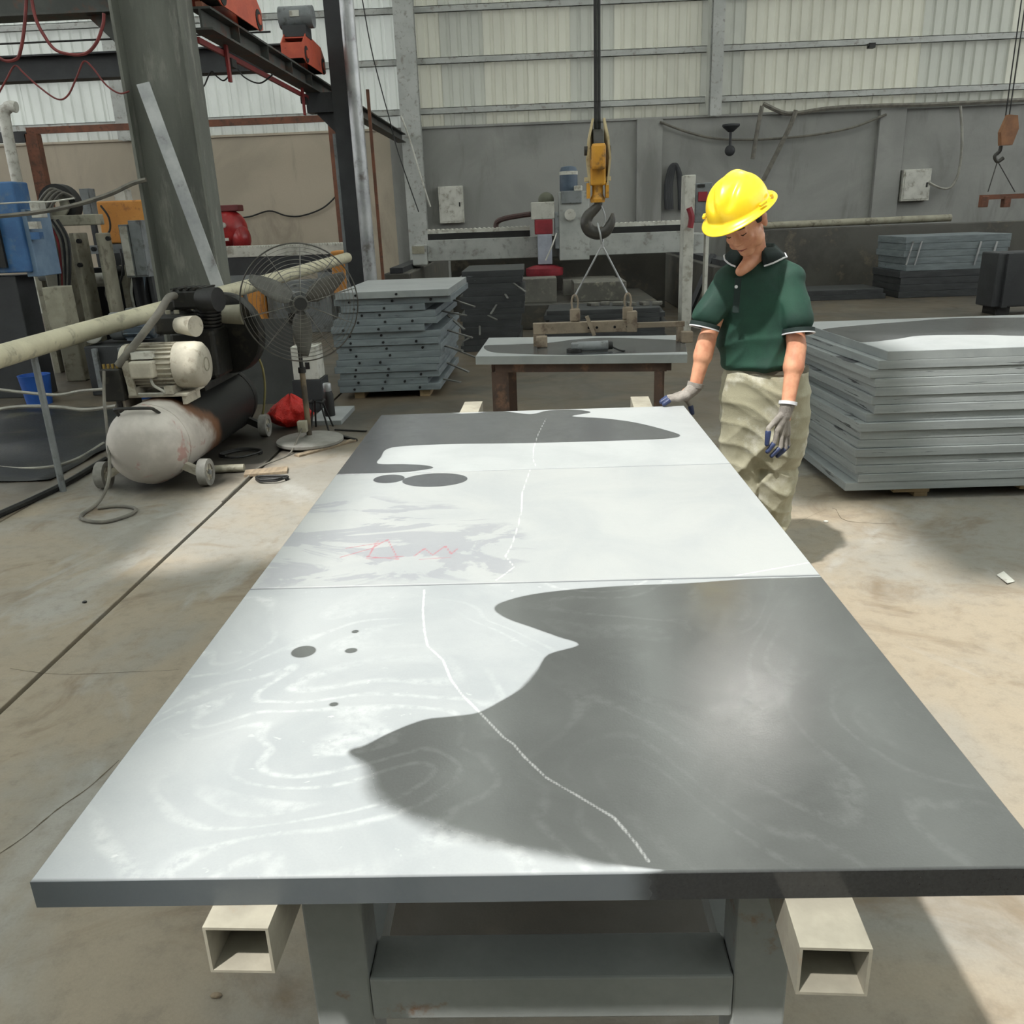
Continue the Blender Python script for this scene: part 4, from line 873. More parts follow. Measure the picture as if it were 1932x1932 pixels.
p = D(168, 590, 9.15); motor('electric_motor', (p.x, 9.15, .53+.11), (.4, -1, .0), .10, .30, M_GREYM, M_WHITE, 'small pale-capped motor on the saw bed left of the blue-grey one')
gc = thing('control_cabinet', 'tall pair of grey control cabinets on a stand left of the broad column', 'cabinet', tuple(D(258, 560, 10.0)-Vector((0, 0, D(258, 560, 10.0).z))))
a = D(222, 424, 10.0); c = D(292, 522, 10.0)
xm = (a.x+c.x-.1)/2
for x0, x1, dz in ((a.x, xm, .0), (xm+.006, c.x-.06, .04)):
    bd = MB().bb((x0, 10.0, c.z), (x1, 10.3, a.z+dz)).build('body', M_GREYM, gc, bevel=.006); MB().bb((x0+.012, 9.985, c.z+.02), (x1-.012, 9.999, a.z-.02+dz)).build('door', M_WHITE if x0 == a.x else M_GREYM, bd, bevel=.003)
for x in (a.x+.03, c.x-.10): MB().bb((x, 10.05, 0), (x+.04, 10.25, c.z)).build('leg', M_BEAMD, gc)
M_ORP = mat('orange_panel_paint', (214, 148, 70), (198, 132, 58), 3, .6, dirt=(160, 104, 56))
op = thing('orange_panel', 'orange machine panel left of the broad column', 'panel', tuple(D(240, 455, 11.0)-Vector((0, 0, D(240, 455, 11).z))))
a = D(180, 380, 11.0); c = D(300, 456, 11.0); MB().bb((a.x, 11.0, c.z), (c.x, 11.12, a.z)).build('sheet', M_ORP, op, bevel=.02)
for x in (a.x+.1, c.x-.2): MB().bb((x, 11.03, 0), (x+.08, 11.10, c.z)).build('leg', M_BEAMD, op)
MB().tube(smoothpath([D(190, 388, 10.95), D(205, 410, 10.93), D(207, 435, 10.93), D(192, 452, 10.95)], 5), .012, 6).build('wire', M_BLK, op)
for k, (x0, y0, x1, y1, lb) in enumerate(((148, 356, 178, 411, 'tall grey switch box behind the hose reel'), (213, 358, 242, 384, 'small pale switch box above the orange panel'))):
    a = D(x0, y0, 11.6); c = D(x1, y1, 11.6); t = thing('switch_box', lb, 'box', ((a.x+c.x)/2, 11.65, 0), 'switch boxes behind the saw')
    MB().bb((a.x, 11.6, c.z), (c.x, 11.75, a.z)).build('case', M_WHITE if k else M_GREYM, t, bevel=.006); MB().bb((a.x+.02, 11.585, c.z+.02), (c.x-.02, 11.6, a.z-.02)).build('lid', M_GREYM if k == 0 else M_WHITE, t); MB().bb(((a.x+c.x)/2-.03, 11.66, 0), ((a.x+c.x)/2+.03, 11.72, c.z)).build('post', M_BEAMD, t)
p = D(40, 600, 8.6); o = MB().lathe([(.12, 0), (.15, .28), (.155, .30), (.14, .30), (.11, .02)], (p.x, 8.6, 0), n=24).build('bucket', mat('blue_plastic', (44, 92, 176), (36, 78, 150), 5, .45), smooth=True); tag(o, 'small blue plastic bucket below the blue cabinet', 'bucket')
# the tangle of machine frames behind the saw
fm = thing('machine_frame', 'dark machine frame crowded with pipes behind the cream saw posts', 'machine', tuple(Vector((D(200, 600, 10.7).x, 10.7, 0))))
a = D(62, 470, 10.7); c = D(335, 470, 10.7)
MB().bb((a.x, 10.75, 0), (c.x, 10.9, D(200, 505, 10.7).z)).build('back_panel', M_BEAMD, fm); MB().bb((a.x, 10.6, D(200, 478, 10.7).z), (c.x, 10.74, D(200, 462, 10.7).z)).build('top_rail', M_GREYM, fm)
for k, px in enumerate((70, 118, 162, 200, 232, 262, 300, 322)):
    x = D(px, 500, 10.65).x; MB().bb((x-.03, 10.6, 0), (x+.04, 10.7, D(px, 468 if k % 2 else 500, 10.65).z)).build('upright', (M_CREAM, M_BEAMD, M_GREYM, M_BLK)[k % 4], fm)
for k, (px, py) in enumerate(((90, 520), (142, 550), (185, 528), (215, 512), (300, 530))):
    q = D(px, py, 10.5); MB().cyl((q.x-.1, 10.5, q.z), (q.x+.1, 10.52, q.z), .06+.01*(k % 3), n=16).build('small_motor', (M_GREYM, M_BGREY, M_WHITE, M_BLK, M_BGREY)[k], fm, True)
for k in range(5):
    P_ = [D(205+22*k, 470, 10.5), D(212+20*k, 510, 10.42), D(200+24*k, 555, 10.4), D(225+18*k, 600, 10.45)]; MB().tube(smoothpath(P_, 5), .014, 6).build('pipe', (M_CABLE, M_BLK, M_WHITE, M_BGREY, M_CABLE)[k], fm, True)
q = D(245, 640, 8.6); o = MB().lathe([(.07, 0), (.09, .03), (.09, .16), (.06, .2)], (q.x, 8.72, 0), n=18).build('small_pump', mat('blue_plastic', (44, 92, 176)), smooth=True); tag(o, 'small blue pump on the floor below the long cream pipe', 'pump')
# far left saw with bellows, red pump
sw = thing('bridge_saw', 'bridge saw with bright bellows rail and orange arms behind the fan', 'machine', tuple(G(545, 610)*1.0))
def bellows(b, p0, p1, h, dep, n):
    p0, p1 = Vector(p0), Vector(p1); vs = []
    for i in range(2*n+1):
        q = p0.lerp(p1, i/(2*n)); z = 0 if i % 2 else h*.22; vs += [(q.x, q.y, q.z), (q.x, q.y, q.z+h-h*.22+z), (q.x, q.y+dep, q.z+h-h*.22+z), (q.x, q.y+dep, q.z)]
    m = 2*n+1; fs = [(4*i+k, 4*(i+1)+k, 4*(i+1)+(k+1) % 4, 4*i+(k+1) % 4) for i in range(m-1) for k in range(4)] + [(0, 1, 2, 3), (4*m-1, 4*m-2, 4*m-3, 4*m-4)]
    return b.add(vs, fs)
bellows(MB(), D(424, 486, 14.3), D(655, 478, 14.3), .17, .3, 46).build('bellows', M_WHITE, sw)
a = D(424, 520, 14.35); c = D(655, 486, 14.35); MB().bb((a.x, 14.3, a.z), (c.x, 14.7, D(424, 488, 14.3).z)).build('bridge', M_BEAMD, sw)
for x in (a.x+.1, c.x-.5): MB().bb((x, 14.3, 0), (x+.35, 14.9, a.z)).build('pier', M_GREYM, sw)
for x0, y0, x1, y1 in ((622, 474, 656, 556), (446, 545, 500, 612)):
    a = D(x0, y0, 13.7); c = D(x1, y1, 13.7); MB().bb((a.x, 13.7, max(0, c.z)), (c.x, 14.1, a.z)).build('orange_arm', M_ORP, sw, bevel=.03)
MB().bb((D(500, 540, 13.9).x, 13.9, 0), (D(622, 540, 13.9).x, 14.25, D(540, 530, 13.9).z)).build('table', M_GREYM, sw, bevel=.01)
rp = thing('red_pump', 'red pump set standing against the beige wall', 'pump', tuple(Vector((D(436, 465, 20).x, 20, 0))))
p = D(432, 432, 20); M_REDP = mat('glossy_red_paint', (168, 44, 46), (138, 34, 36), 4, .3)
MB().ell((p.x, 20, p.z), (.42, .34, .42)).build('volute', M_REDP, rp, True); q = D(455, 450, 19.9); MB().ell((q.x, 19.9, q.z), (.22, .22, .3)).build('vessel', M_REDP, rp, True)
MB().bb((D(408, 398, 20).x, 19.8, D(408, 400, 20).z), (D(455, 398, 20).x, 20.2, D(408, 388, 20).z)).build('head', mat('maroon_casting', (112, 44, 44), (92, 38, 38), 5, .6), rp, bevel=.02)
MB().bb((p.x-.5, 19.6, 0), (p.x+.6, 20.3, D(430, 466, 20).z)).build('plinth', M_BEAMD, rp)
q = D(420, 425, 19.6); MB().cyl((q.x, 19.55, q.z), (q.x, 19.66, q.z), .06, n=14).build('gauge', M_WHITE, rp); q = D(422, 452, 19.6); MB().box((q.x, 19.6, q.z), (.22, .05, .06)).build('valve', M_WHITE, rp)
# dark tarp and hoses on the floor at far left
def floor_sheet(poly, name, m, label, cat, amp=.012):
    xs_ = [p.x for p in poly]; ys_ = [p.y for p in poly]; n = 28; x0, x1, y0, y1 = min(xs_), max(xs_), min(ys_), max(ys_); vs = []; fs = []
    for j in range(n+1):
        for i in range(n+1):
            x = x0+(x1-x0)*i/n; y = y0+(y1-y0)*j/n; vs.append((x, y, .006+amp*(1+math.sin(5*x+3*math.sin(4*y)))*(.5+.5*math.sin(7*y+2*x))))
    for j in range(n): fs += [(j*(n+1)+i, j*(n+1)+i+1, (j+1)*(n+1)+i+1, (j+1)*(n+1)+i) for i in range(n)]
    o = MB().add(vs, fs).build(name, m, smooth='all'); s = o.modifiers.new('thick', 'SOLIDIFY'); s.thickness = .003; return tag(o, label, cat)
floor_sheet([Vector((-6.6, 5.7, 0)), Vector((-3.45, 8.3, 0))], 'tarpaulin', mat('dark_slurry_tarp', (30, 32, 34), (22, 24, 25), 1.5, .45, dirt=(70, 68, 56), dscale=2), 'dark wet tarpaulin spread on the floor left of the compressor', 'tarp', .02)
def fcable(pts, r, m, label, z=None, cat='hose'):
    P = [G(*p)+Vector((0, 0, r+.001)) if len(p) == 2 else G(p[0], p[1], p[2]) for p in pts]; o = MB().tube(smoothpath(P, 7), r, 7).build('hose', m, smooth=True); return tag(o, label, cat)
M_HOSEW = mat('dirty_white_hose', (160, 158, 148), (134, 132, 124), 6, .6)
fcable([(-20, 884), (40, 888), (100, 884), (150, 868), (196, 840)], .014, M_HOSEW, 'pale hose curving over the floor towards the compressor')
fcable([(-20, 986), (60, 950), (130, 915), (200, 872)], .022, M_BLK, 'black hose lying along the floor joint at far left')
cable([(-20, 733, 6.3), (50, 741, 6.3), (110, 745, 6.25), (150, 738, 6.2), (198, 734, 6.05)], 6.3, .012, M_HOSEW, 'upper pale hose hanging behind the compressor motor', 'hose')
cable([(-20, 775, 6.2), (40, 767, 6.2), (110, 768, 6.15), (160, 773, 6.1), (220, 766, 6.0)], 6.2, .014, M_HOSEW, 'lower pale hose hanging behind the compressor motor', 'hose')
# ------------------------------------------------------------------ air compressor
M_TANK = None
def tank_material():
    t = NT('pale_and_black_tank')
    n = t.noise(3.5, 5, .6); y = t.n('ShaderNodeSeparateXYZ', i_0=t.pos()).outputs
    base = t.mix(t.ramp(n, .35, .65), lin((196, 190, 182)), lin((168, 162, 154)))
    base = t.mix(t.math('MULTIPLY', t.ramp(t.noise(5, 5, .6, .5), .58, .66), .55), base, lin((158, 84, 76)))
    rust = t.ramp(t.math('ADD', t.math('ADD', y[1], t.math('MULTIPLY', t.math('SUBTRACT', y[2], .4), .9)), t.math('MULTIPLY', n, .45)), 5.95, 6.12)
    base = t.mix(rust, base, lin((112, 78, 54)))
    blackening = t.ramp(t.math('ADD', t.math('ADD', y[1], t.math('MULTIPLY', t.math('SUBTRACT', y[2], .4), 1.1)), t.math('MULTIPLY', n, .4)), 6.10, 6.24)  # tank colour turns black towards the rear and top
    base = t.mix(blackening, base, lin((24, 24, 22)))
    base = t.mix(t.ramp(t.noise(13, 3, .5), .73, .76), base, lin((64, 56, 52)))
    t.set(t.b.inputs['Base Color'], base); t.b.inputs['Roughness'].default_value = .55; t.bump(t.noise(60, 3), .15, .004); return t.m
M_TANK = tank_material()
M_OIL = mat('oily_black_casting', (34, 34, 31), (24, 24, 22), 8, .45, dirt=(58, 54, 46), dscale=14)
M_DUSTW = mat('dust_covered_motor_paint', (190, 184, 168), (166, 160, 146), 6, .75, dirt=(134, 126, 110), dscale=10)
TX, TZ, TR = -2.60, .295, .265
cp = thing('air_compressor', 'dusty white air compressor with tank, motor and oily black pump on wheels', 'compressor', (TX, 6.3, 0))
prof = [(.001, 0), (.10, .012), (.18, .045), (.235, .10), (.262, .17), (TR, .23), (TR, 1.72), (.25, 1.80), (.20, 1.87), (.12, 1.92), (.001, 1.935)]
MB().lathe(prof, (TX, 5.28, TZ), (0, 1, 0), 48).build('tank', M_TANK, cp, smooth='all')
for yy in (5.50, 5.52, 6.98, 7.0): pass
for yy in (5.53, 6.95): MB().pipe((TX, yy, TZ), (TX, yy+.012, TZ), TR+.004, TR-.004, 48).build('weld_seam', M_TANK, cp, True)
for sx, yy in ((.28, 5.50), (.28, 6.86), (-.28, 6.86), (-.28, 5.50)):
    x = TX+sx*1.25; MB().bar((TX+sx*.55, yy, TZ-.12), (x-.02*(1 if sx > 0 else -1), yy, .085), .05, .05).build('axle_bracket', M_DUSTW if yy < 6 else M_OIL, cp)
    w = MB().pipe((x-.03, yy, .092), (x+.03, yy, .092), .092, .058, 28).build('wheel', mat('grey_rubber_wheel', (148, 146, 140), (120, 118, 112), 9, .7), cp, True)
    MB().cyl((x-.02, yy, .092), (x+.02, yy, .092), .059, n=24).build('rim', M_DUSTW, w); MB().cyl((x-.036, yy, .092), (x+.036, yy, .092), .018, n=12).build('hub', M_GREYM, w)
    for k in range(5):
        a = k*2*math.pi/5; MB().bar((x+.022, yy+.018*math.cos(a), .092+.018*math.sin(a)), (x+.022, yy+.055*math.cos(a), .092+.055*math.sin(a)), .006, .012, up=(1, 0, 0)).build('spoke', M_DUSTW, w)
# handle on the tank end
MB().tube(smoothpath([(TX-.13, 5.46, TZ+.18), (TX-.13, 5.40, TZ+.25), (TX-.11, 5.38, TZ+.27), (TX+.09, 5.38, TZ+.27), (TX+.12, 5.41, TZ+.25), (TX+.13, 5.48, TZ+.20)], 5), .011, 8).build('handle', M_OIL, cp, True)
# platform
top = TZ+TR
b = MB(); b.bb((TX-.30, 5.72, top+.01), (TX+.22, 6.05, top+.03)); b.bb((TX-.26, 5.74, top-.09), (TX-.23, 6.0, top+.01)); b.bb((TX+.17, 5.74, top-.05), (TX+.20, 6.0, top+.01)); b.build('platform', M_DUSTW, cp, bevel=.004)
MB().bb((TX-.2, 6.05, top-.02), (TX+.22, 7.0, top+.03)).build('rear_platform', M_OIL, cp)
# motor across the tank, fan cover to the right
mc = Vector((TX+.05, 5.86, top+.03+.175)); r = .155
MB().cyl(mc+Vector((-.24, 0, 0)), mc+Vector((.10, 0, 0)), r*.90, n=30).build('motor_body', M_DUSTW, cp, True)
for k in range(26):
    a = 2*math.pi*k/26
    if -2.0 < (a if a < math.pi else a-2*math.pi) < -1.1: continue
    d = Vector((0, math.cos(a), math.sin(a))); MB().bar(mc+Vector((-.21, 0, 0))+d*r*.95, mc+Vector((.09, 0, 0))+d*r*.95, .007, .022, up=d).build('motor_fin', M_DUSTW, cp)
MB().lathe([(r*.985, 0), (r*1.02, .01), (r*1.02, .12), (r*.98, .16), (r*.80, .185), (r*.3, .19)], mc+Vector((.09, 0, 0)), (1, 0, 0), 36).build('motor_fan_cover', M_DUSTW, cp, True)
for rr in (.045, .075, .105): MB().pipe(mc+Vector((.278-.02*(rr/.105)**2+.004, 0, 0)), mc+Vector((.283-.02*(rr/.105)**2+.004, 0, 0)), rr+.004, rr-.004, 30).build('grille_ring', M_CREAM, cp, True)
MB().lathe([(r*1.0, 0), (r*.98, .035), (r*.7, .055), (.03, .06)], mc+Vector((-.235, 0, 0)), (-1, 0, 0), 30).build('motor_end', M_DUSTW, cp, True)
MB().bb((mc.x-.17, mc.y-r-.055, mc.z-.055), (mc.x-.01, mc.y-r*.7, mc.z+.06)).build('terminal_box', M_DUSTW, cp, bevel=.014)
MB().bb((mc.x-.16, mc.y-r-.012, mc.z+.07), (mc.x-.02, mc.y-r*.55, mc.z+.115)).build('rating_plate', M_WHITE, cp)
for dx in (-.2, .05): MB().bb((mc.x+dx-.03, mc.y-.15, top+.031), (mc.x+dx+.03, mc.y+.15, mc.z-r*.78)).build('motor_foot', M_DUSTW, cp)
MB().bar((mc.x-.215, mc.y-r*.96, mc.z+.06), (mc.x-.19, mc.y-r*1.02, top+.03), .05, .02, up=(0, -1, 0)).build('strut', M_DUSTW, cp)
MB().tube(smoothpath([(mc.x-.05, mc.y-.17, mc.z-.06), (mc.x-.02, mc.y-.2, top+.10), (mc.x+.05, mc.y-.22, top+.06), (mc.x+.0, mc.y-.2, top+.045), (mc.x-.14, mc.y-.19, top+.045)], 6), .010, 7).build('power_lead', M_HOSEW, cp, True)
# pump block with heads, filters, delivery pipe
pc = Vector((TX+.09, 6.42, top+.03))
MB().bb((pc.x-.16, pc.y-.17, pc.z), (pc.x+.17, pc.y+.17, pc.z+.36)).build('crankcase', M_OIL, cp, bevel=.03)
MB().lathe([(.30, 0), (.305, .02), (.305, .09), (.29, .11)], (pc.x+.13, pc.y+.16, pc.z+.29), (.25, 1, 0), 36).build('belt_guard', M_OIL, cp, True)
for k, (dx, tilt) in enumerate(((-.10, -.35), (.09, .35))):
    ax = Vector((tilt*.35, -.10, 1)).normalized(); p0 = pc+Vector((dx, -.02, .35))
    for j in range(6): q = p0+ax*(.015+.026*j); MB().cyl(q, q+ax*.012, .095, n=22).build('cooling_fin', M_OIL, cp)
    MB().cyl(p0, p0+ax*.17, .07, n=20).build('cylinder', M_OIL, cp, True); MB().cyl(p0+ax*.17, p0+ax*.225, .085, n=22).build('cylinder_head', M_OIL, cp, True)
hp = D(362, 562, 6.1); MB().bb((hp.x-.13, 6.05, hp.z-.075), (hp.x+.12, 6.3, hp.z+.06)).build('valve_block', M_OIL, cp, bevel=.02)
for k in range(5): MB().bb((hp.x-.12+.05*k, 6.04, hp.z+.06), (hp.x-.095+.05*k, 6.3, hp.z+.072)).build('block_rib', M_OIL, cp)
f1 = D(398, 565, 6.05); MB().cyl(f1+Vector((-.08, .02, 0)), f1+Vector((.06, -.02, 0)), .075, .082, n=26).build('black_air_filter', M_BLK, cp, True)
f2 = D(345, 614, 5.95); MB().bb((f2.x-.21, 5.95, f2.z-.06), (f2.x+.02, 6.2, f2.z+.075)).build('lower_head', M_OIL, cp, bevel=.025)
for k in range(3): MB().cyl((f2.x-.17+.06*k, 6.0, f2.z+.07), (f2.x-.17+.06*k, 6.0, f2.z+.10), .018, n=10).build('head_bolt', M_CREAM, cp)
MB().cyl(f2+Vector((-.04, .03, 0)), f2+Vector((.10, -.03, -.005)), .058, .072, n=26).build('white_air_filter', M_DUSTW, cp, True)
f3 = D(445, 592, 6.6); MB().cyl(f3+Vector((-.1, 0, 0)), f3+Vector((.08, -.03, 0)), .07, .085, n=24).build('rear_air_filter', M_CREAM, cp, True)
MB().tube(smoothpath([hp+Vector((-.1, 0, .02)), D(318, 562, 5.95), D(300, 590, 5.85), D(262, 640, 5.75), D(222, 690, 5.7)], 6), [.026]*25, 12).build('delivery_pipe', M_CABLE, cp, True)
q = D(208, 712, 5.7); MB().bb((q.x-.05, 5.66, q.z-.16), (q.x+.09, 5.78, q.z+.06)).build('pressure_switch', M_OIL, cp, bevel=.01)
for k in range(4): MB().cyl((q.x-.03+.03*k, 5.70, q.z+.06), (q.x-.03+.03*k, 5.70, q.z+.09), .010, n=8).build('fitting', mat('brass', (176, 150, 86), (150, 126, 70), 9, .4, .6), cp)
MB().cyl((q.x+.02, 5.72, q.z-.16), (q.x+.02, 5.72, TZ+.18), .02, n=10).build('riser', M_OIL, cp)
MB().tube(smoothpath([D(196, 700, 5.64), D(197, 760, 5.55), D(204, 830, 5.40), D(206, 900, 5.2), D(188, 945, 5.12), G(155, 975)+Vector((0, 0, .012)), G(162, 985)+Vector((0, 0, .012)), G(200, 988)+Vector((0, 0, .012)), G(245, 975)+Vector((0, 0, .012)), G(256, 963)+Vector((0, 0, .012)), G(225, 958)+Vector((0, 0, .012)), G(185, 962)+Vector((0, 0, .012))], 7), .011, 8).build('air_hose', M_CABLE, cp, True)
MB().tube(smoothpath([D(462, 660, 6.7), D(478, 662, 6.75), D(494, 690, 6.8), D(500, 730, 6.85), D(497, 775, 6.9), D(490, 800, 6.95)], 6), .009, 7).build('yellow_hose', mat('yellowed_hose', (150, 142, 92), (126, 118, 76), 8, .6), cp, True)

# ------------------------------------------------------------------ pedestal fan
FB = G(586, 838); FB.z = 0
M_FANW = mat('dusty_chrome_wire', (128, 126, 120), (104, 102, 96), 9, .4, .5)
M_BLADE = mat('dusty_fan_blade', (104, 103, 98), (86, 85, 80), 6, .6)
M_POLE = mat('worn_pole_paint', (120, 106, 84), (64, 58, 50), 5, .6)
fan = thing('pedestal_fan', 'large industrial pedestal fan with wire cage behind the compressor', 'fan', tuple(FB))
MB().lathe([(.255, 0), (.262, .008), (.262, .026), (.25, .034), (.06, .044), (.03, .06), (.001, .06)], FB+Vector((0, 0, .016)), n=44).build('base', mat('dusty_iron_disc', (150, 148, 142), (130, 128, 122), 6, .7), fan, True)
fh = D(566, 572, FB.y); ax = Vector((.30, -.95, .04)).normalized(); cen = Vector((FB.x, FB.y, fh.z))
MB().cyl(FB+Vector((0, 0, .07)), FB+Vector((0, 0, .60)), .022, n=14).build('pole', M_POLE, fan, True); MB().cyl(FB+Vector((0, 0, .58)), (FB.x, FB.y, cen.z-.12), .016, n=12).build('inner_pole', M_BLK, fan, True)
MB().cyl(FB+Vector((0, 0, .57)), FB+Vector((0, 0, .61)), .03, n=12).build('clamp', M_BLK, fan)
hubc = cen - ax*.02
MB().cyl(cen-ax*.26, cen-ax*.05, .085, .075, n=22).build('motor', M_GREYM, fan, True)
MB().bb((FB.x-.05, FB.y-.02, cen.z-.16), (FB.x+.05, FB.y+.10, cen.z-.07)).build('tilt_bracket', M_BLK, fan)
cg = Vector((D(566, 572, FB.y).x, FB.y, cen.z)); R0 = .425
ux, uy, _ = basis(ax)
fo = D(566, 572, FB.y-.1); cen2 = Vector((fo.x, fo.y, fo.z))
def ringpts(rr, off, n=44): return [cen2+ax*off+ux*(rr*math.cos(2*math.pi*i/n))+uy*(rr*math.sin(2*math.pi*i/n)) for i in range(n)]
def cage(off0, bulge, name):
    cgp = MB().tube(ringpts(R0, 0, 56), .0055, 6, True).build(name, M_FANW, fan, True)
    for k in range(13):
        rr = .055+.0285*k; MB().tube(ringpts(rr, bulge*(1-(rr/R0)**2), 40), .0014, 4, True).build('ring_wire', M_FANW, cgp)
    for k in range(10):
        a = 2*math.pi*k/10+.2; d = ux*math.cos(a)+uy*math.sin(a)
        MB().tube([cen2+d*rr+ax*(bulge*(1-(rr/R0)**2)) for rr in (.03, .12, .22, .32, R0)], .0022, 4).build('spoke_wire', M_FANW, cgp)
    return cgp
cf_ = cage(0, .11, 'front_cage'); cage(0, -.12, 'rear_cage')
MB().cyl(cen2+ax*.10, cen2+ax*.125, .045, n=20).build('badge', M_BLK, cf_, True)
MB().cyl(cen2-ax*.05, cen2+ax*.05, .055, n=20).build('blade_hub', M_BLADE, fan, True)
MB().cyl(cen2-ax*.22, cen2-ax*.04, .08, n=20).build('motor_nose', M_GREYM, fan, True)
for k in range(3):
    a0_ = 2*math.pi*k/3+.5; vs = []
    for i in range(9):
        rr = .05+.34*i/8; wd = .10+.34*math.sin(math.pi*min(1, i/8*.85+.12))*.75
        for s in (-.5, -.17, .17, .5):
            aa = a0_+s*wd*.36/max(rr, .12)*1.1; vs.append(cen2+(ux*math.cos(aa)+uy*math.sin(aa))*rr+ax*(s*.09*(1-.3*i/8)))
    fs = [(4*i+j, 4*i+j+1, 4*i+j+5, 4*i+j+4) for i in range(8) for j in range(3)]
    o = MB().add(vs, fs).build('blade', M_BLADE, fan, smooth='all'); o.modifiers.new('t', 'SOLIDIFY').thickness = .003
q = D(566, 805, FB.y-.02); MB().box((FB.x-.03, FB.y-.06, .16), (.07, .06, .09)).build('plug_box', M_CREAM, fan, bevel=.006)
cord = [(FB.x-.03, FB.y-.095, .15), (FB.x-.06, FB.y-.2, .06), (FB.x-.09, FB.y-.36, .008)] + [Vector((-2.0+.012*math.sin(y*2), y, .007)) for y in (5.9, 5.5, 5.1)]
MB().tube(smoothpath(cord, 6), .0065, 6).build('power_cord', M_CABLE, fan, True)
# ------------------------------------------------------------------ things around the fan
def bag():
    b = MB(); c = G(548, 806); vs = []; n, m = 44, 26; rnd = random.Random(3); ph = [rnd.uniform(0, 6) for _ in range(8)]
    for j in range(m+1):
        v = j/m
        for i in range(n):
            a = 2*math.pi*i/n; rr = (math.sin(math.pi*min(1, v*.92+.06))**.7)*(1-.55*v*v)
            rr *= 1.05+.16*math.sin(4*a+ph[0]+4*v)+.11*abs(math.sin(4.5*a+ph[1]-6*v))+.09*math.sin(13*a+ph[2]+12*v)+.05*math.sin(19*v+3*a)
            vs.append((c.x+.185*rr*math.cos(a)+.03*v, c.y+.15*rr*math.sin(a), .012+.27*v+.012*math.sin(7*a+ph[3])*v))
    fs = [(j*n+i, j*n+(i+1) % n, (j+1)*n+(i+1) % n, (j+1)*n+i) for j in range(m) for i in range(n)] + [tuple(range(n-1, -1, -1)), tuple(range(m*n, (m+1)*n))]
    t = NT('red_plastic_bag'); t.set(t.b.inputs['Base Color'], t.mix(t.noise(20), lin((226, 48, 36)), lin((190, 26, 24)))); t.b.inputs['Roughness'].default_value = .35; t.bump(t.noise(26, 5, .7, 1.2), .9, .02)
    tag(b.add(vs, fs).build('plastic_bag', t.m, smooth='all'), 'crumpled red plastic bag on the floor behind the fan pole', 'bag')
bag()
p = G(612, 800); o = surf_slab('stone_offcut', [(p.x-.12, p.y-.05), (p.x+.16, p.y-.05), (p.x+.16, p.y+.55), (p.x-.12, p.y+.55)], 0.0, .04, M_ST4, step=.05); tag(o, 'pale stone offcut lying on the floor beside the red bag', 'stone')
th_ = thing('thermos', 'dark steel thermos flask standing on the pale stone offcut', 'flask', (p.x+.02, p.y+.15, .04))
MB().lathe([(.045, 0), (.048, .01), (.048, .19), (.035, .22)], (p.x+.02, p.y+.15, .041), n=22).build('flask', M_BLK, th_, True); MB().lathe([(.036, 0), (.037, .06), (.03, .07)], (p.x+.02, p.y+.15, .261), n=20).build('cap', M_ALU, th_, True)
st = thing('folding_stool', 'dark wire stool frame beside the thermos behind the fan', 'stool', (p.x-.0, p.y-.12, 0))
for dx, dy in ((-.05, -.05), (.10, -.05), (.10, .12), (-.05, .12)): MB().cyl((p.x+dx+.0, p.y-.22+dy, 0), (p.x+dx*.4, p.y-.2+dy*.4, .24), .008, n=8).build('leg', M_BLK, st)
MB().tube([(p.x-.05, p.y-.25, .24), (p.x+.06, p.y-.25, .24), (p.x+.06, p.y-.13, .24), (p.x-.05, p.y-.13, .24)], .009, 8, True).build('rim', M_BLK, st)
a = D(441, 604, 8.2); c = D(548, 606, 8.2); o = MB().bb((a.x, 8.2, 0), (c.x, 8.23, a.z)).build('steel_plate', mat('dark_mill_scale_plate', (74, 76, 74), (60, 61, 60), 2, .6)); tag(o, 'dark steel plate standing upright behind the compressor', 'plate')
a = D(547, 655, 7.75); c = D(602, 716, 7.75); bx = thing('grey_carton', 'grey box perched on a crate behind the fan pole', 'box', ((a.x+c.x)/2, 7.85, 0))
MB().bb((a.x, 7.75, c.z), (c.x, 8.0, a.z)).build('box', M_WHITE, bx, bevel=.008); MB().bb((a.x-.02, 7.74, 0), (c.x+.02, 8.02, c.z-.001)).build('crate', M_BEAMD, bx, bevel=.005); MB().bb((a.x+.12, 7.744, c.z+.1), (a.x+.16, 7.75, c.z+.16)).build('print', M_BLK, bx)
# planks and bits on the floor
M_WOOD = mat('weathered_plank', (150, 134, 112), (124, 110, 92), 6, .85, stretch=(6, 1, 6))
def plank(p, q, w, h, name, m, label, z=0): 
    p, q = Vector(p), Vector(q); p.z = q.z = z+h/2; return tag(MB().bar(p, q, w, h).build(name, m, bevel=.002), label, name.split('_')[-1])
plank(G(560, 862), G(668, 832), .06, .016, 'wood_plank', M_WOOD, 'thin plank under the right side of the fan base')
plank(G(632, 822), G(672, 833), .03, .02, 'black_batten', M_BLK, 'short black batten right of the fan base')
plank(G(462, 896), G(543, 889), .13, .02, 'wood_plank', M_WOOD, 'short broad plank on the floor right of the compressor wheel')
o = MB().cyl(G(402, 893)+Vector((0, 0, .03)), G(462, 890)+Vector((0, 0, .03)), .028, n=14).build('pipe_offcut', M_CREAM, smooth=True); tag(o, 'short pale pipe lying between compressor wheel and plank', 'pipe')
cc = G(512, 908); coil = [Vector((cc.x+(.10+.02*math.sin(3*a))*math.cos(a), cc.y+(.07+.015*math.cos(2*a))*math.sin(a), .008+.002*a)) for a in [i*.3 for i in range(42)]]
tag(MB().tube(coil, .008, 6).build('cable_coil', M_BLK, smooth=True), 'small coil of black cable on the floor near the short plank', 'cable')
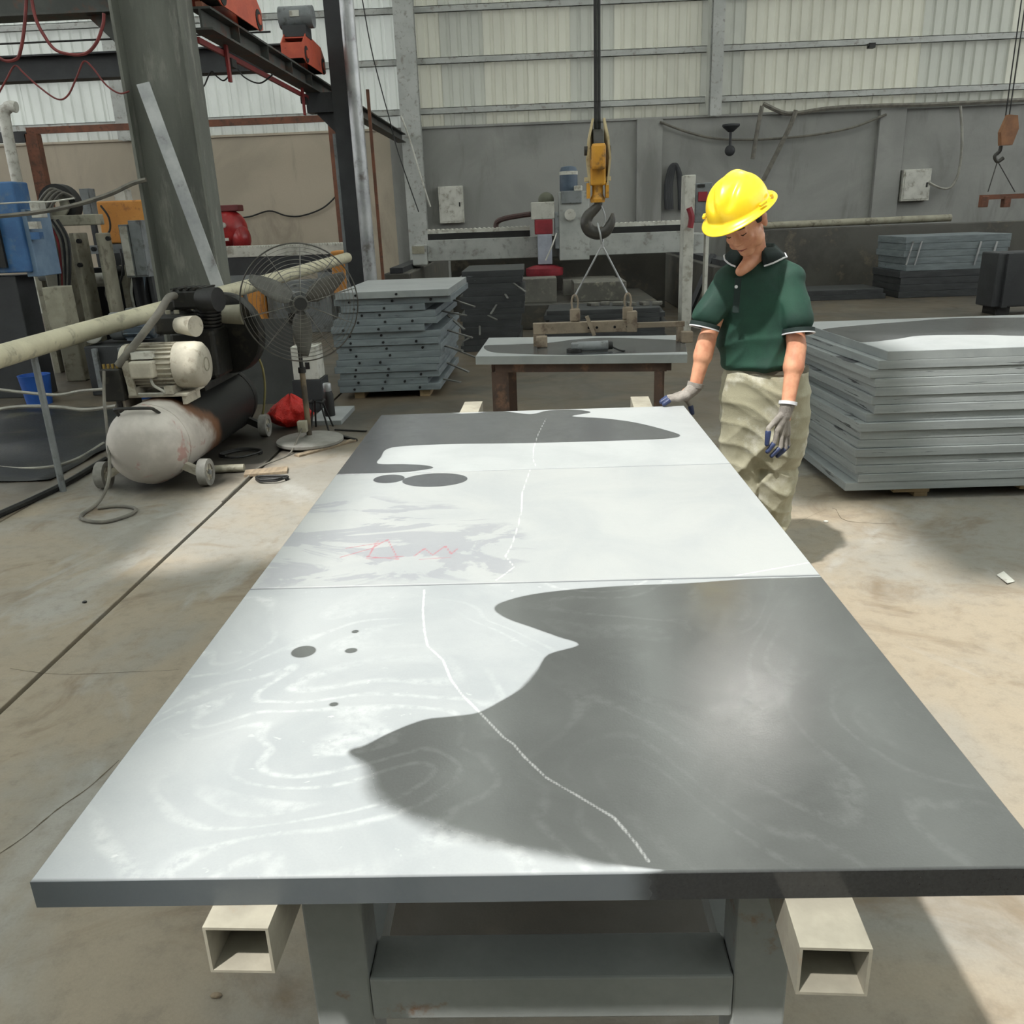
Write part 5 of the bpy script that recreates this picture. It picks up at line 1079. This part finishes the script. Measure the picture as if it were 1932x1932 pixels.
c2_ = G(455, 860); coil = [Vector((c2_.x+(.14+.03*math.sin(2*a))*math.cos(a), c2_.y+(.12)*math.sin(a), .010+.002*a)) for a in [i*.3 for i in range(36)]]
tag(MB().tube(coil, .009, 6).build('cable_coil', M_BLK, smooth=True), 'loose black cable coil under the rear of the compressor tank', 'cable')
plank(G(632, 812), G(692, 815), .02, .012, 'black_batten', M_BLK, 'thin black batten between the stone offcut and the work table')
# litter
o = MB().sheet([G(1880, 1086)+Vector((0, 0, .004)), G(1893, 1082)+Vector((0, 0, .012)), G(1915, 1098)+Vector((0, 0, .004)), G(1900, 1104)+Vector((0, 0, .01))], .002).build('paper_scrap', M_WHITE); tag(o, 'white paper scrap on the floor at the right edge', 'scrap')
o = MB().ell(G(408, 1880)+Vector((0, 0, .004)), (.014, .008, .0045), 9, 6).build('stone_chip', M_WOOD); tag(o, 'brown stone chip on the floor below the left tube', 'chip')
o = MB().ell(G(160, 1137)+Vector((0, 0, .004)), (.012, .01, .006), 8, 5).build('stone_chip', M_BLK); tag(o, 'small black chip on the floor left of the dark joint', 'chip')
o = MB().ell(G(1558, 985)+Vector((0, 0, .004)), (.014, .011, .006), 8, 5).build('stone_chip', M_WHITE); tag(o, 'tiny white chip on the floor beside the right slab stack', 'chip')
# ------------------------------------------------------------------ second table with a slab, lifting clamp and grinder
Z2 = .80
fl_, fr_, br_, bl_ = (tuple(G(x, y, Z2))[:2] for x, y in ((897, 672), (1297, 668), (1291, 632), (922, 637)))
wet4 = px2([(914, 652), (960, 650), (1030, 647), (1080, 641), (1137, 637), (1195, 638), (1282, 642), (1330, 650), (1330, 664), (1290, 664), (1151, 668), (1079, 670), (986, 668), (925, 664)], Z2)
o = surf_slab('stone_slab', [fl_, fr_, br_, bl_], Z2-.055, Z2, M_ST4, [wet4], None, (), step=.01); tag(o, 'stone slab lying alone on the rusty second table under the crane hook', 'stone slab')
M_RT = mat('brown_rusted_table_steel', (84, 66, 56), (64, 52, 46), 4, .8, dirt=(110, 84, 66))
t2 = thing('rusty_table', 'low rusty steel table holding the slab under the crane hook', 'table', ((fl_[0]+fr_[0])/2, (fl_[1]+bl_[1])/2, 0))
zt2 = Z2-.056
fl2, fr2, br2, bl2 = [Vector((*p, 0)) for p in (fl_, fr_, br_, bl_)]; c_ = (fl2+fr2+br2+bl2)/4
fl2, fr2, br2, bl2 = [c_+(p-c_)*.82 for p in (fl2, fr2, br2, bl2)]
for a, b_ in ((fl2, fr2), (fr2, br2), (br2, bl2), (bl2, fl2)): MB().bar(a+Vector((0, 0, zt2-.03)), b_+Vector((0, 0, zt2-.03)), .06, .06).build('rail', M_RT, t2)
for p in (fl2, fr2, br2, bl2):
    s = 1 if p.x < c_.x else -1
    MB().bb((p.x-.03, p.y-.03, 0), (p.x+.05*s+(.03 if s > 0 else -.03), p.y-.015, zt2-.06)).build('leg', M_RT, t2); MB().bb((p.x-.03, p.y-.015, 0), (p.x-.015, p.y+.06, zt2-.06)).build('leg_web', M_RT, t2)
M_CLAMP = mat('dusty_brown_clamp', (150, 136, 118), (124, 112, 96), 5, .7, dirt=(96, 80, 66))
CY_ = 5.95
lc = thing('lifting_clamp', 'dusty lifting clamp bar lying on the slab of the second table', 'clamp', tuple(Vector((D(1130, 640, CY_).x, CY_, Z2))))
a = D(1006, 628, CY_); c = D(1196, 628, CY_); zc_ = Z2+.115
MB().bb((a.x, CY_-.03, zc_-.035), (c.x, CY_+.03, zc_+.04)).build('beam', M_CLAMP, lc, bevel=.004)
e = D(1288, 640, CY_+.05); MB().bb((c.x, CY_-.018, zc_-.015), (e.x, CY_+.018, zc_+.02)).build('sliding_arm', M_CLAMP, lc, bevel=.003)
for k in range(4): x = a.x+.38+.055*k*(1.6 if k > 1 else 1); MB().cyl((x, CY_-.033, zc_), (x, CY_-.0301, zc_), .009, n=10).build('pin_hole', M_HOLE, lc)
for x in (a.x+.02, e.x-.03):
    MB().bb((x-.02, CY_-.03, Z2+.001), (x+.02, CY_+.03, zc_-.036 if x < 0.2 else zc_-.016)).build('jaw', M_CLAMP, lc); MB().bb((x+.0, CY_-.10, Z2+.001), (x+.075, CY_-.031, Z2+.075)).build('jaw_pad', M_CLAMP, lc, bevel=.006)
lugs = []
for px in (1085, 1184):
    x = D(px, 610, CY_).x; MB().bb((x-.035, CY_-.012, zc_+.041), (x+.035, CY_+.012, zc_+.13)).build('lug', M_CLAMP, lc, bevel=.01); lugs.append(Vector((x, CY_, zc_+.12)))
x = D(1112, 620, CY_).x; MB().bar((x-.02, CY_-.045, zc_+.08), (x+.03, CY_-.045, zc_-.05), .03, .025).build('lever', M_CLAMP, lc)
x = D(1190, 620, CY_).x; MB().bb((x-.03, CY_-.035, zc_-.04), (x+.04, CY_+.035, zc_+.10)).build('end_block', M_CLAMP, lc, bevel=.006)
gr = thing('angle_grinder', 'grey hand polisher lying on the wet slab of the second table', 'tool', tuple(G(1118, 664, Z2)))
p = G(1118, 663, Z2); MB().cyl((p.x-.10, p.y, Z2+.034), (p.x+.10, p.y+.01, Z2+.034), .032, n=18).build('body', M_GREYM, gr, True); MB().cyl((p.x+.10, p.y+.01, Z2+.034), (p.x+.13, p.y+.012, Z2+.034), .026, n=16).build('cap', M_BLK, gr, True)
MB().cyl((p.x-.12, p.y-.01, Z2+.002), (p.x-.12, p.y-.01, Z2+.022), .05, n=20).build('pad', M_BLK, gr, True); MB().bb((p.x-.14, p.y-.03, Z2+.022), (p.x-.09, p.y+.02, Z2+.06)).build('gear_head', M_GREYM, gr, bevel=.008); MB().tube(smoothpath([(p.x+.12, p.y, Z2+.03), (p.x+.17, p.y-.03, Z2+.008), (p.x+.20, p.y-.08, Z2+.008)], 5), .006, 6).build('lead', M_BLK, gr)
# ------------------------------------------------------------------ crane hook over the second table
HY = CY_
M_YEL = mat('worn_yellow_block_paint', (206, 150, 48), (184, 128, 38), 5, .5, dirt=(120, 90, 50), dscale=10)
M_BONE = mat('dusty_cream_block_paint', (206, 190, 150), (182, 166, 128), 6, .6, dirt=(130, 104, 70))
M_HOOK = mat('dark_forged_hook', (62, 60, 55), (46, 44, 41), 6, .45, dirt=(100, 92, 80))
hk = thing('crane_hook', 'yellow crane hook block hanging on a black rope over the second table', 'crane hook', tuple(D(1128, 440, HY)))
tp = D(1123, -40, HY); bp_ = D(1127, 232, HY)
hx = bp_.x
for dx in (-.011, .011): MB().cyl((hx+dx, HY, RZ-.02), (hx+dx, HY, bp_.z-.1), .0105, n=8).build('rope', M_BLK, hk, True)
z_ = lambda py: D(1128, py, HY).z
for s in (-1, 1): MB().sheet([(hx+s*.035, HY-.035, z_(224)), (hx+s*.06, HY-.05, z_(260)), (hx+s*.072, HY-.055, z_(300)), (hx+s*.055, HY-.05, z_(350)), (hx+s*.055, HY+.05, z_(350)), (hx+s*.072, HY+.055, z_(300)), (hx+s*.06, HY+.05, z_(260)), (hx+s*.035, HY+.035, z_(224))], .012).build('side_plate', M_BONE, hk)
MB().cyl((hx-.03, HY, z_(285)), (hx+.03, HY, z_(285)), .13, n=26).build('sheave', M_HOOK, hk, True)
MB().bb((hx-.045, HY-.135, z_(322)), (hx+.045, HY-.06, z_(272))).build('front_cover', M_YEL, hk, bevel=.02)
MB().bb((hx-.05, HY-.06, z_(350)), (hx+.05, HY+.06, z_(300))).build('block_body', M_YEL, hk, bevel=.012)
MB().cyl((hx-.085, HY, z_(284)), (hx+.085, HY, z_(284)), .028, n=14).build('axle', M_HOOK, hk, True)
MB().bb((hx-.085, HY-.03, z_(342)), (hx+.085, HY+.03, z_(334))).build('cross_head', M_BONE, hk)
for s in (-1, 1): MB().bb((hx+s*.060-.01, HY-.045, z_(374)), (hx+s*.060+.01, HY+.045, z_(345))).build('lower_plate', M_YEL, hk)
MB().lathe([(.045, 0), (.05, .02), (.035, .05), (.035, .10), (.05, .12), (.045, .15)], (hx, HY, z_(382)), n=20).build('swivel', M_YEL, hk, True)
hp_ = [(1129, 378), (1128, 388), (1120, 397), (1110, 407), (1106, 420), (1112, 434), (1127, 440), (1142, 436), (1151, 424), (1155, 412), (1156, 402)]
MB().tube(smoothpath([D(*q, HY) for q in hp_], 4), [x*1.0 for x in np.interp(np.linspace(0, 10, 41), range(11), [.026, .028, .032, .037, .040, .042, .043, .040, .032, .022, .008])], 14).build('hook', M_HOOK, hk, smooth='all')
MB().tube(smoothpath([D(1133, 385, HY-.01), D(1140, 402, HY-.02), D(1142, 418, HY-.02), D(1137, 428, HY-.02)], 5), .005, 6).build('latch', M_ALU, hk, True)
sg = thing('wire_sling', 'thin two-legged wire sling from the hook to the clamp bar', 'sling', tuple(D(1136, 520, HY)))
kp = D(1136, 462, HY)
MB().tube(smoothpath([kp+Vector((-.004, 0, 0)), D(1133, 445, HY-.045), D(1128, 424, HY-.03), D(1128, 424, HY+.03), D(1136, 445, HY+.04), kp+Vector((.004, 0, 0))], 5), .006, 6).build('eye', M_ALU, sg, True)
MB().cyl(kp+Vector((0, 0, .02)), kp+Vector((0, 0, -.02)), .012, n=10).build('ferrule', M_ALU, sg)
for L in lugs:
    MB().cyl(kp, L+Vector((0, 0, .09)), .006, n=8).build('leg_wire', M_ALU, sg, True); MB().tube([L+Vector((.022*math.cos(a), 0, .045+.055*math.sin(a))) for a in [i*math.pi/6 for i in range(12)]], .008, 6, True).build('shackle', M_CLAMP, sg, True)
# ------------------------------------------------------------------ gantry stone saw
GS = 15.0
M_SAWW = mat('grubby_white_saw_paint', (178, 180, 176), (158, 160, 156), 3, .55, dirt=(128, 126, 118), dscale=6)
M_SAWR = mat('saw_red_paint', (150, 44, 54), (124, 36, 46), 5, .5)
M_TROUGH = mat('wet_dark_concrete', (86, 84, 78), (66, 64, 60), 1.5, .5, dirt=(108, 100, 86), dscale=3)
gx0, gx1 = D(806, 470, GS).x, D(1306, 450, GS).x
gs = thing('gantry_stone_saw', 'white gantry stone saw with red blade guard in the middle background', 'machine', ((gx0+gx1)/2, GS, 0))
zb1, zb2 = D(900, 490, GS).z, D(900, 450, GS).z
MB().bb((gx0, GS, zb1), (gx1, GS+.5, zb2)).build('bridge', M_SAWW, gs, bevel=.01)
xh0, xh1 = D(1000, 440, GS).x, D(1112, 440, GS).x
for a, c in ((gx0+.02, xh0), (xh1+.25, gx1-.05)):
    MB().bb((a, GS+.02, zb2), (c, GS+.4, zb2+.10)).build('bellows_base', M_BLK, gs); bellows(MB(), (a, GS+.03, zb2+.10), (c, GS+.03, zb2+.10), .07, .36, max(8, int((c-a)/.075))).build('bellows', M_WHITE, gs)
MB().bb((gx0-.24, GS-.15, D(795, 500, GS).z), (gx0-.001, GS+.55, D(795, 462, GS).z)).build('end_box', M_SAWW, gs, bevel=.02)
MB().bb((gx0-.235, GS-.16, D(795, 478, GS).z), (gx0-.03, GS-.151, D(795, 464, GS).z)).build('end_label', M_CREAM, gs)
MB().bb((gx1+.001, GS-.1, D(1310, 480, GS).z), (gx1+.2, GS+.55, D(1310, 440, GS).z)).build('end_box', M_SAWW, gs, bevel=.02)
zf = lambda py: D(1050, py, GS-.4).z
xf = lambda px: D(px, 440, GS-.4).x
def gb(x0, y0, x1, y1, n, m, dep=.35, Y=None, bev=.012): Y = Y or GS-.4; MB().bb((xf(x0), Y, zf(y1)), (xf(x1), Y+dep, zf(y0))).build(n, m, gs, bevel=bev)
gb(1055, 362, 1112, 492, 'carriage_column', M_SAWW, .39); gb(1003, 380, 1047, 413, 'spindle_housing', M_WHITE, .38); gb(1009, 413, 1043, 441, 'red_collar', M_SAWR, .33); gb(1014, 441, 1041, 498, 'spindle_sleeve', mat('pale_blue_white_paint', (168, 172, 184), (150, 154, 166), 5, .5), .3)
gb(1047, 400, 1055, 470, 'slide_plate', M_GREYM, .3)
x = xf(1026); MB().lathe([(.30, 0), (.31, .03), (.31, .12), (.2, .16), (.06, .18)], (x, GS-.25, zf(520)), n=36).build('blade_guard', M_SAWR, gs, True); MB().cyl((x, GS-.25, zf(503)), (x, GS-.25, zf(494)), .06, n=16).build('spindle', M_ALU, gs, True)
x = xf(1075); MB().lathe([(.14, 0), (.145, .02), (.145, .30), (.12, .36), (.05, .38)], (x, GS-.2, zf(361)), n=26).build('vertical_motor', mat('slate_blue_motor', (84, 100, 116), (68, 82, 98), 5, .5), gs, True); MB().lathe([(.15, 0), (.15, .05), (.12, .07)], (x, GS-.2, zf(330)), n=26).build('motor_cap', M_WHITE, gs, True)
gb(1060, 361, 1098, 385, 'gear_plate', M_GREYM, .3, GS-.45); gb(1084, 352, 1099, 362, 'cap_box', M_WHITE, .2, GS-.46)
MB().cyl((xf(1076), GS-.46, zf(406)), (xf(1076), GS-.40, zf(406)), .09, n=22).build('side_motor', M_WHITE, gs, True)
MB().ell((xf(1032), GS-.2, zf(376)), (.13, .12, .12)).build('dome_cover', mat('olive_dome', (92, 94, 78), (76, 78, 64), 5, .5), gs, True)
MB().tube(smoothpath([(xf(934), GS+.1, zf(432)), (xf(936), GS+.1, zf(416)), (xf(955), GS, zf(408)), (xf(1002), GS-.1, zf(402))], 6), .045, 8).build('cable_chain', mat('maroon_cable_chain', (86, 62, 58), (70, 52, 50), 12, .6), gs, True)
MB().tube(smoothpath([(xf(1050), GS-.42, zf(440)), (xf(1040), GS-.5, zf(465)), (xf(1028), GS-.5, zf(490))], 6), .012, 6).build('water_hose', M_WHITE, gs, True)
# side walls and bed of the saw
for xx, ys_ in ((gx0-.55, 13.7), (gx1-.12, 12.6)):
    MB().bb((xx, ys_, 0), (xx+.42, 20.0, zb1-.10)).build('side_wall', M_TROUGH, gs, bevel=.02); MB().bb((xx+.1, ys_, zb1-.10), (xx+.3, 20.0, zb1-.02)).build('track', M_BEAMD, gs)
MB().bb((gx0+.3, 15.9, 0), (gx1-.3, 16.3, .95)).build('splash_wall', M_TROUGH, gs)
bx0, bx1 = D(965, 560, 13.6).x, D(1235, 560, 13.6).x
MB().bb((bx0, 13.3, 0), (bx1, 15.6, .38)).build('bed', M_TROUGH, gs, bevel=.02)
def blockt(x0, y0, x1, Y, dep, z0, label, m=M_EDGED, name='stone_block'):
    a = D(x0, y0, Y); c = D(x1, y0, Y); o = MB().bb((a.x, Y, z0), (c.x, Y+dep, a.z)).build(name, m, bevel=.01); return tag(o, label, 'stone block', 'blocks on the saw bed')
M_BLOCK = mat('dusty_grey_block', (112, 110, 102), (92, 90, 84), 3, .7, dirt=(140, 136, 124))
blockt(1083, 534, 1182, 13.4, .9, .381, 'square stone block on the saw bed under the right end of the clamp', M_BLOCK)
blockt(972, 527, 1050, 13.5, .5, .381, 'low stone block on the saw bed below the blade guard', M_BLOCK)
blockt(1062, 528, 1165, 14.5, .6, .381, 'rear stone block on the saw bed behind the square block', M_BLOCK)
# dark pile of slabs before the saw
zp = D(1150, 583, 11.75).z; nP = 7; tp_ = zp/nP
for i in range(nP):
    z1 = zp-tp_*i; a = D(1028, 610, 11.75).x+random.uniform(-.02, .06); c = D(1258, 610, 11.75).x+random.choice((-.10, -.03, .0, .04))
    o = MB().loft([[(a, 11.75, z1-tp_+.002), (c, 11.72, z1-tp_+.002), (c+.05, 12.6, z1-tp_+.002), (a+.05, 12.6, z1-tp_+.002)], [(a, 11.75, z1), (c, 11.72, z1), (c+.05, 12.6, z1), (a+.05, 12.6, z1)]]).build('stone_slab', M_EDGED, bevel=.004)
    tag(o, nth(i, nP, 'the low black pile beyond the second table'), 'stone slab', 'slabs in the low black pile')
rn = random.Random(5)
LP = ['leftmost', 'second', 'third', 'fourth', 'fifth', 'rightmost']
for k in range(6):
    a = D(1120+24*k, 575, 12.1); w = .09+.05*rn.random(); o = MB().box((a.x, 12.05+.3*rn.random(), zp+.022+.0), (w, .14+.06*rn.random(), .042), Matrix.Rotation(rn.uniform(-.3, .3), 3, 'Z')).build('stone_offcut', M_BLOCK, bevel=.006)
    tag(o, LP[k]+(' offcut' if k in (0, 5) else ' offcut from the left')+' lying on top of the low black pile', 'stone', 'offcuts on the black pile')
pb_ = G(1297, 612); pt_ = D(1346, 478, 13.6)
o = MB().bar(pb_+Vector((-.1, -.3, .04)), pt_+Vector((-.06, -.3, 0)), .09, .05).build('leaning_plank', M_BEAMD); tag(o, 'dark plank leaning against the saw wall behind the worker', 'plank')
# white control pillar right of the saw
cpx = D(1308, 400, 12.2); cpl = thing('control_pillar', 'white control pillar behind the worker and his hard hat', 'control panel', (cpx.x, 12.2, 0))
MB().bb((D(1293, 330, 12.2).x, 12.2, 0), (D(1313, 330, 12.2).x, 12.5, D(1300, 330, 12.2).z)).build('pillar', M_WHITE, cpl, bevel=.01); MB().bb((D(1313, 345, 12.2).x, 12.22, D(1320, 420, 12.2).z), (D(1345, 345, 12.2).x, 12.5, D(1320, 345, 12.2).z)).build('panel', M_GREYM, cpl, bevel=.01)
MB().bb((D(1318, 362, 12.2).x, 12.20, D(1320, 380, 12.2).z), (D(1335, 362, 12.2).x, 12.22, D(1320, 362, 12.2).z)).build('screen', M_SAWR, cpl)
MB().bb((D(1316, 348, 12.2).x, 12.20, D(1320, 353, 12.2).z), (D(1330, 348, 12.2).x, 12.22, D(1320, 348, 12.2).z)).build('badge', M_BLK, cpl)
MB().tube(smoothpath([D(1300, 392, 12.1), D(1305, 410, 12.1), D(1302, 430, 12.1)], 4), .04, 8).build('red_valve', M_SAWR, cpl, True); MB().bb((D(1334, 430, 12.2).x, 12.25, 0), (D(1340, 430, 12.2).x, 12.4, D(1337, 430, 12.2).z)).build('post', M_WHITE, cpl)
# ------------------------------------------------------------------ back right of the hall
tk = thing('settling_tank', 'long low dark concrete settling tank along the back wall', 'tank', (8.0, 18.9, 0))
ztk = D(1600, 428, 18.5).z; x0 = D(1440, 440, 18.5).x
MB().bb((x0, 18.5, 0), (15.5, 18.7, ztk)).build('front_wall', M_TROUGH, tk, bevel=.02); MB().bb((x0, 18.7, 0), (x0+.2, WALL_Y-.02, ztk)).build('end_wall', M_TROUGH, tk)
o = MB().tube(smoothpath([(x0-.3, 18.56, ztk+.08), (x0+1.8, 18.58, ztk+.09), (x0+3.8, 18.58, ztk+.10)], 5), .07, 12).build('tank_pipe', M_CREAM, smooth=True); tag(o, 'long pale pipe lying on the settling tank edge', 'pipe')
nF = 9; fy = 16.0; zf1 = D(1800, 444, fy).z; tf = zf1/nF
for i in range(nF):
    z1 = zf1-tf*i; a = D(1708, 480, fy).x+random.uniform(-.06, .05); c = D(1905, 480, fy).x+random.uniform(-.08, .05)
    o = MB().bb((a, fy, z1-tf+.003), (c, fy+1.3, z1)).build('stone_slab', M_EDGE2 if i < 5 else M_EDGED, bevel=.006); tag(o, nth(i, nF, 'the far stack before the settling tank'), 'stone slab', 'slabs in the far right stack')
for k, px in enumerate((1722, 1738, 1850, 1880)):
    a = D(px, 455, fy); c = D(px-14, 500, fy); o = MB().bar((a.x, fy-.03, a.z), (c.x, fy-.03, c.z), .03, .02).build('bent_strap', M_ALU); tag(o, LP[k].replace('fourth', 'rightmost')+(' pale strap' if k in (0, 3) else ' pale strap from the left')+' on the far slab stack', 'strap', 'straps on the far stack')
a = D(1500, 552, 16.6); c = D(1650, 552, 16.6); g_ = G(1590, 566).y
for i in range(2):
    o = MB().bb((a.x, g_, .09*i+.001), (c.x-.05*i, g_+1.0, .09*(i+1))).build('stone_slab', M_EDGED, bevel=.006); tag(o, ('upper' if i else 'lower')+' dark slab of the pair lying on the floor behind the worker', 'stone slab', 'dark slabs on the floor')
bn = thing('steel_bin', 'dark steel bin at the right edge in front of the far stack', 'bin', tuple(G(1915, 598)))
p = G(1868, 596); MB().bb((p.x, p.y, .12), (p.x+2.2, p.y+.5, D(1860, 478, p.y).z)).build('hopper', M_BEAMD, bn, bevel=.02)
for k in range(4): MB().bb((p.x+.12+.5*k, p.y-.05, .12), (p.x+.2+.5*k, p.y-.001, D(1860, 480, p.y).z)).build('rib', M_BEAMD, bn)
for dx in (.1, 1.9): MB().bb((p.x+dx, p.y+.05, 0), (p.x+dx+.2, p.y+.45, .12)).build('skid', M_BLK, bn)
# second hook at far right
h2 = D(1896, 250, 14.0); s2_ = thing('crane_hook', 'small rusty orange crane hook block near the top right corner', 'crane hook', tuple(h2))
for dx in (-.04, .05): MB().cyl((h2.x+dx, 14, RZ-.02), (h2.x+dx*.6, 14, D(1900, 222, 14).z), .009, n=6).build('rope', M_BLK, s2_)
M_RORG = mat('rusty_orange_block', (150, 104, 70), (124, 86, 60), 5, .6)
MB().sheet([(h2.x-.05, 13.95, D(1896, 218, 14).z), (h2.x-.13, 13.95, D(1896, 250, 14).z), (h2.x-.10, 13.95, D(1896, 275, 14).z), (h2.x+.06, 13.95, D(1896, 275, 14).z), (h2.x+.12, 13.95, D(1896, 245, 14).z), (h2.x+.08, 13.95, D(1896, 220, 14).z)], .1).build('block', M_RORG, s2_)
zk = lambda py: D(1896, py, 14).z
MB().tube(smoothpath([(h2.x-.03, 14, zk(275)), (h2.x-.04, 14, zk(285)), (h2.x-.10, 14, zk(294)), (h2.x-.05, 14, zk(304)), (h2.x+.03, 14, zk(298))], 5), .028, 8).build('hook', M_HOOK, s2_, True)
c3 = thing('lifting_clamp', 'rusty lifting clamp hanging on chains below the small right-hand hook', 'clamp', (h2.x, 14, zk(385)))
for px in (1864, 1915): MB().cyl((h2.x-.05, 14, zk(303)), D(px, 362, 14), .008, n=6).build('chain', M_HOOK, c3)
a = D(1850, 372, 14); c = D(1945, 372, 14); MB().bb((a.x, 13.96, a.z-.04), (c.x, 14.04, a.z+.03)).build('beam', M_RUST, c3)
for px in (1856, 1898): q = D(px, 378, 14); MB().box((q.x, 14, q.z-.02), (.1, .12, .16)).build('jaw', M_RUST, c3, bevel=.01)
# ------------------------------------------------------------------ things on the back wall
def wbox(x0, y0, x1, y1, label, m):
    a = D(x0, y0, 21.8); c = D(x1, y1, 21.8); t = thing('electrical_box', label, 'box', ((a.x+c.x)/2, 21.9, c.z)); MB().bb((a.x, 21.8, c.z), (c.x, WALL_Y-.001, a.z)).build('case', m, t, bevel=.01); MB().bb((a.x+.04, 21.785, c.z+.04), (c.x-.04, 21.8, a.z-.04)).build('door', m, t, bevel=.004); MB().box((c.x-.09, 21.775, (a.z+c.z)/2), (.03, .02, .1)).build('latch', M_BLK, t)
wbox(826, 352, 876, 420, 'pale electrical box on the grey wall left of the saw head', M_WHITE); wbox(1706, 320, 1752, 378, 'pale electrical box on the grey wall at upper right', M_WHITE)
wc = lambda pts, r, m, lab, name='cable': cable(pts, 21.78, r, m, lab, name)
cable([(1245, 230), (1290, 247), (1340, 260), (1400, 264), (1470, 261), (1540, 254), (1610, 240), (1672, 216)], 21.83, .03, M_CABLE, 'long grey cable swagged across the middle of the back wall')
wc([(1440, 196), (1475, 212), (1500, 214), (1560, 205), (1640, 200), (1760, 197), (1940, 188)], .05, M_CABLE, 'thick cable bundle running along the top of the back wall')
cable([(1438, 200), (1430, 240), (1420, 300)], 21.66, .05, M_CABLE, 'short hose dropping from the cable bundle above the hard hat', 'hose')
cable([(1502, 208), (1490, 240), (1465, 290), (1440, 340)], 21.66, .055, M_CABLE, 'slanting hose dropping from the cable bundle above the hard hat', 'hose')
wc([(1812, 200), (1815, 260), (1810, 320), (1795, 352), (1775, 355), (1752, 344)], .03, M_HOSEW, 'pale hose looping into the right-hand electrical box', 'hose')
hh = thing('hanging_hoses', 'dark coil of hoses hung on the grey wall left of the hard hat', 'hose', tuple(D(1272, 400, 21.85)))
for k in range(4): MB().tube(smoothpath([D(1258+3*k, 395, 21.86), D(1257+3*k, 350, 21.86), D(1266+2*k, 315, 21.84), D(1278, 316, 21.84), D(1288-2*k, 350, 21.86), D(1292-3*k, 396, 21.86)], 6), .05, 8).build('hose', M_BEAMD, hh, True)
wl_ = thing('wall_lamp', 'dark wall lamp on the grey wall above the hard hat', 'lamp', tuple(D(1378, 250, 21.6)))
p = D(1379, 240, 21.6); MB().lathe([(.06, 0), (.2, .12), (.2, .16), (.05, .18)], (p.x, 21.6, p.z-.1), n=20).build('shade', M_BEAMD, wl_, True); MB().cyl((p.x, 21.6, p.z-.45), (p.x, 21.6, p.z-.1), .03, n=8).build('stem', M_BEAMD, wl_); MB().ell((p.x, 21.6, p.z-.5), (.12, .08, .12)).build('bulb_guard', M_BEAMD, wl_, True); MB().cyl((p.x, 21.6, p.z+.02), (p.x, WALL_Y, p.z+.02), .03, n=8).build('arm', M_BEAMD, wl_)
cm = thing('wall_camera', 'tiny dark camera on the girt at upper right', 'camera', tuple(D(1644, 86, 21.85))); q = D(1644, 86, 21.8); MB().bb((q.x-.06, 21.75, q.z-.05), (q.x+.08, 21.91, q.z+.05)).build('case', M_BLK, cm); MB().cyl((q.x-.08, 21.8, q.z), (q.x-.06, 21.8, q.z), .04, n=12).build('lens', M_BLK, cm)
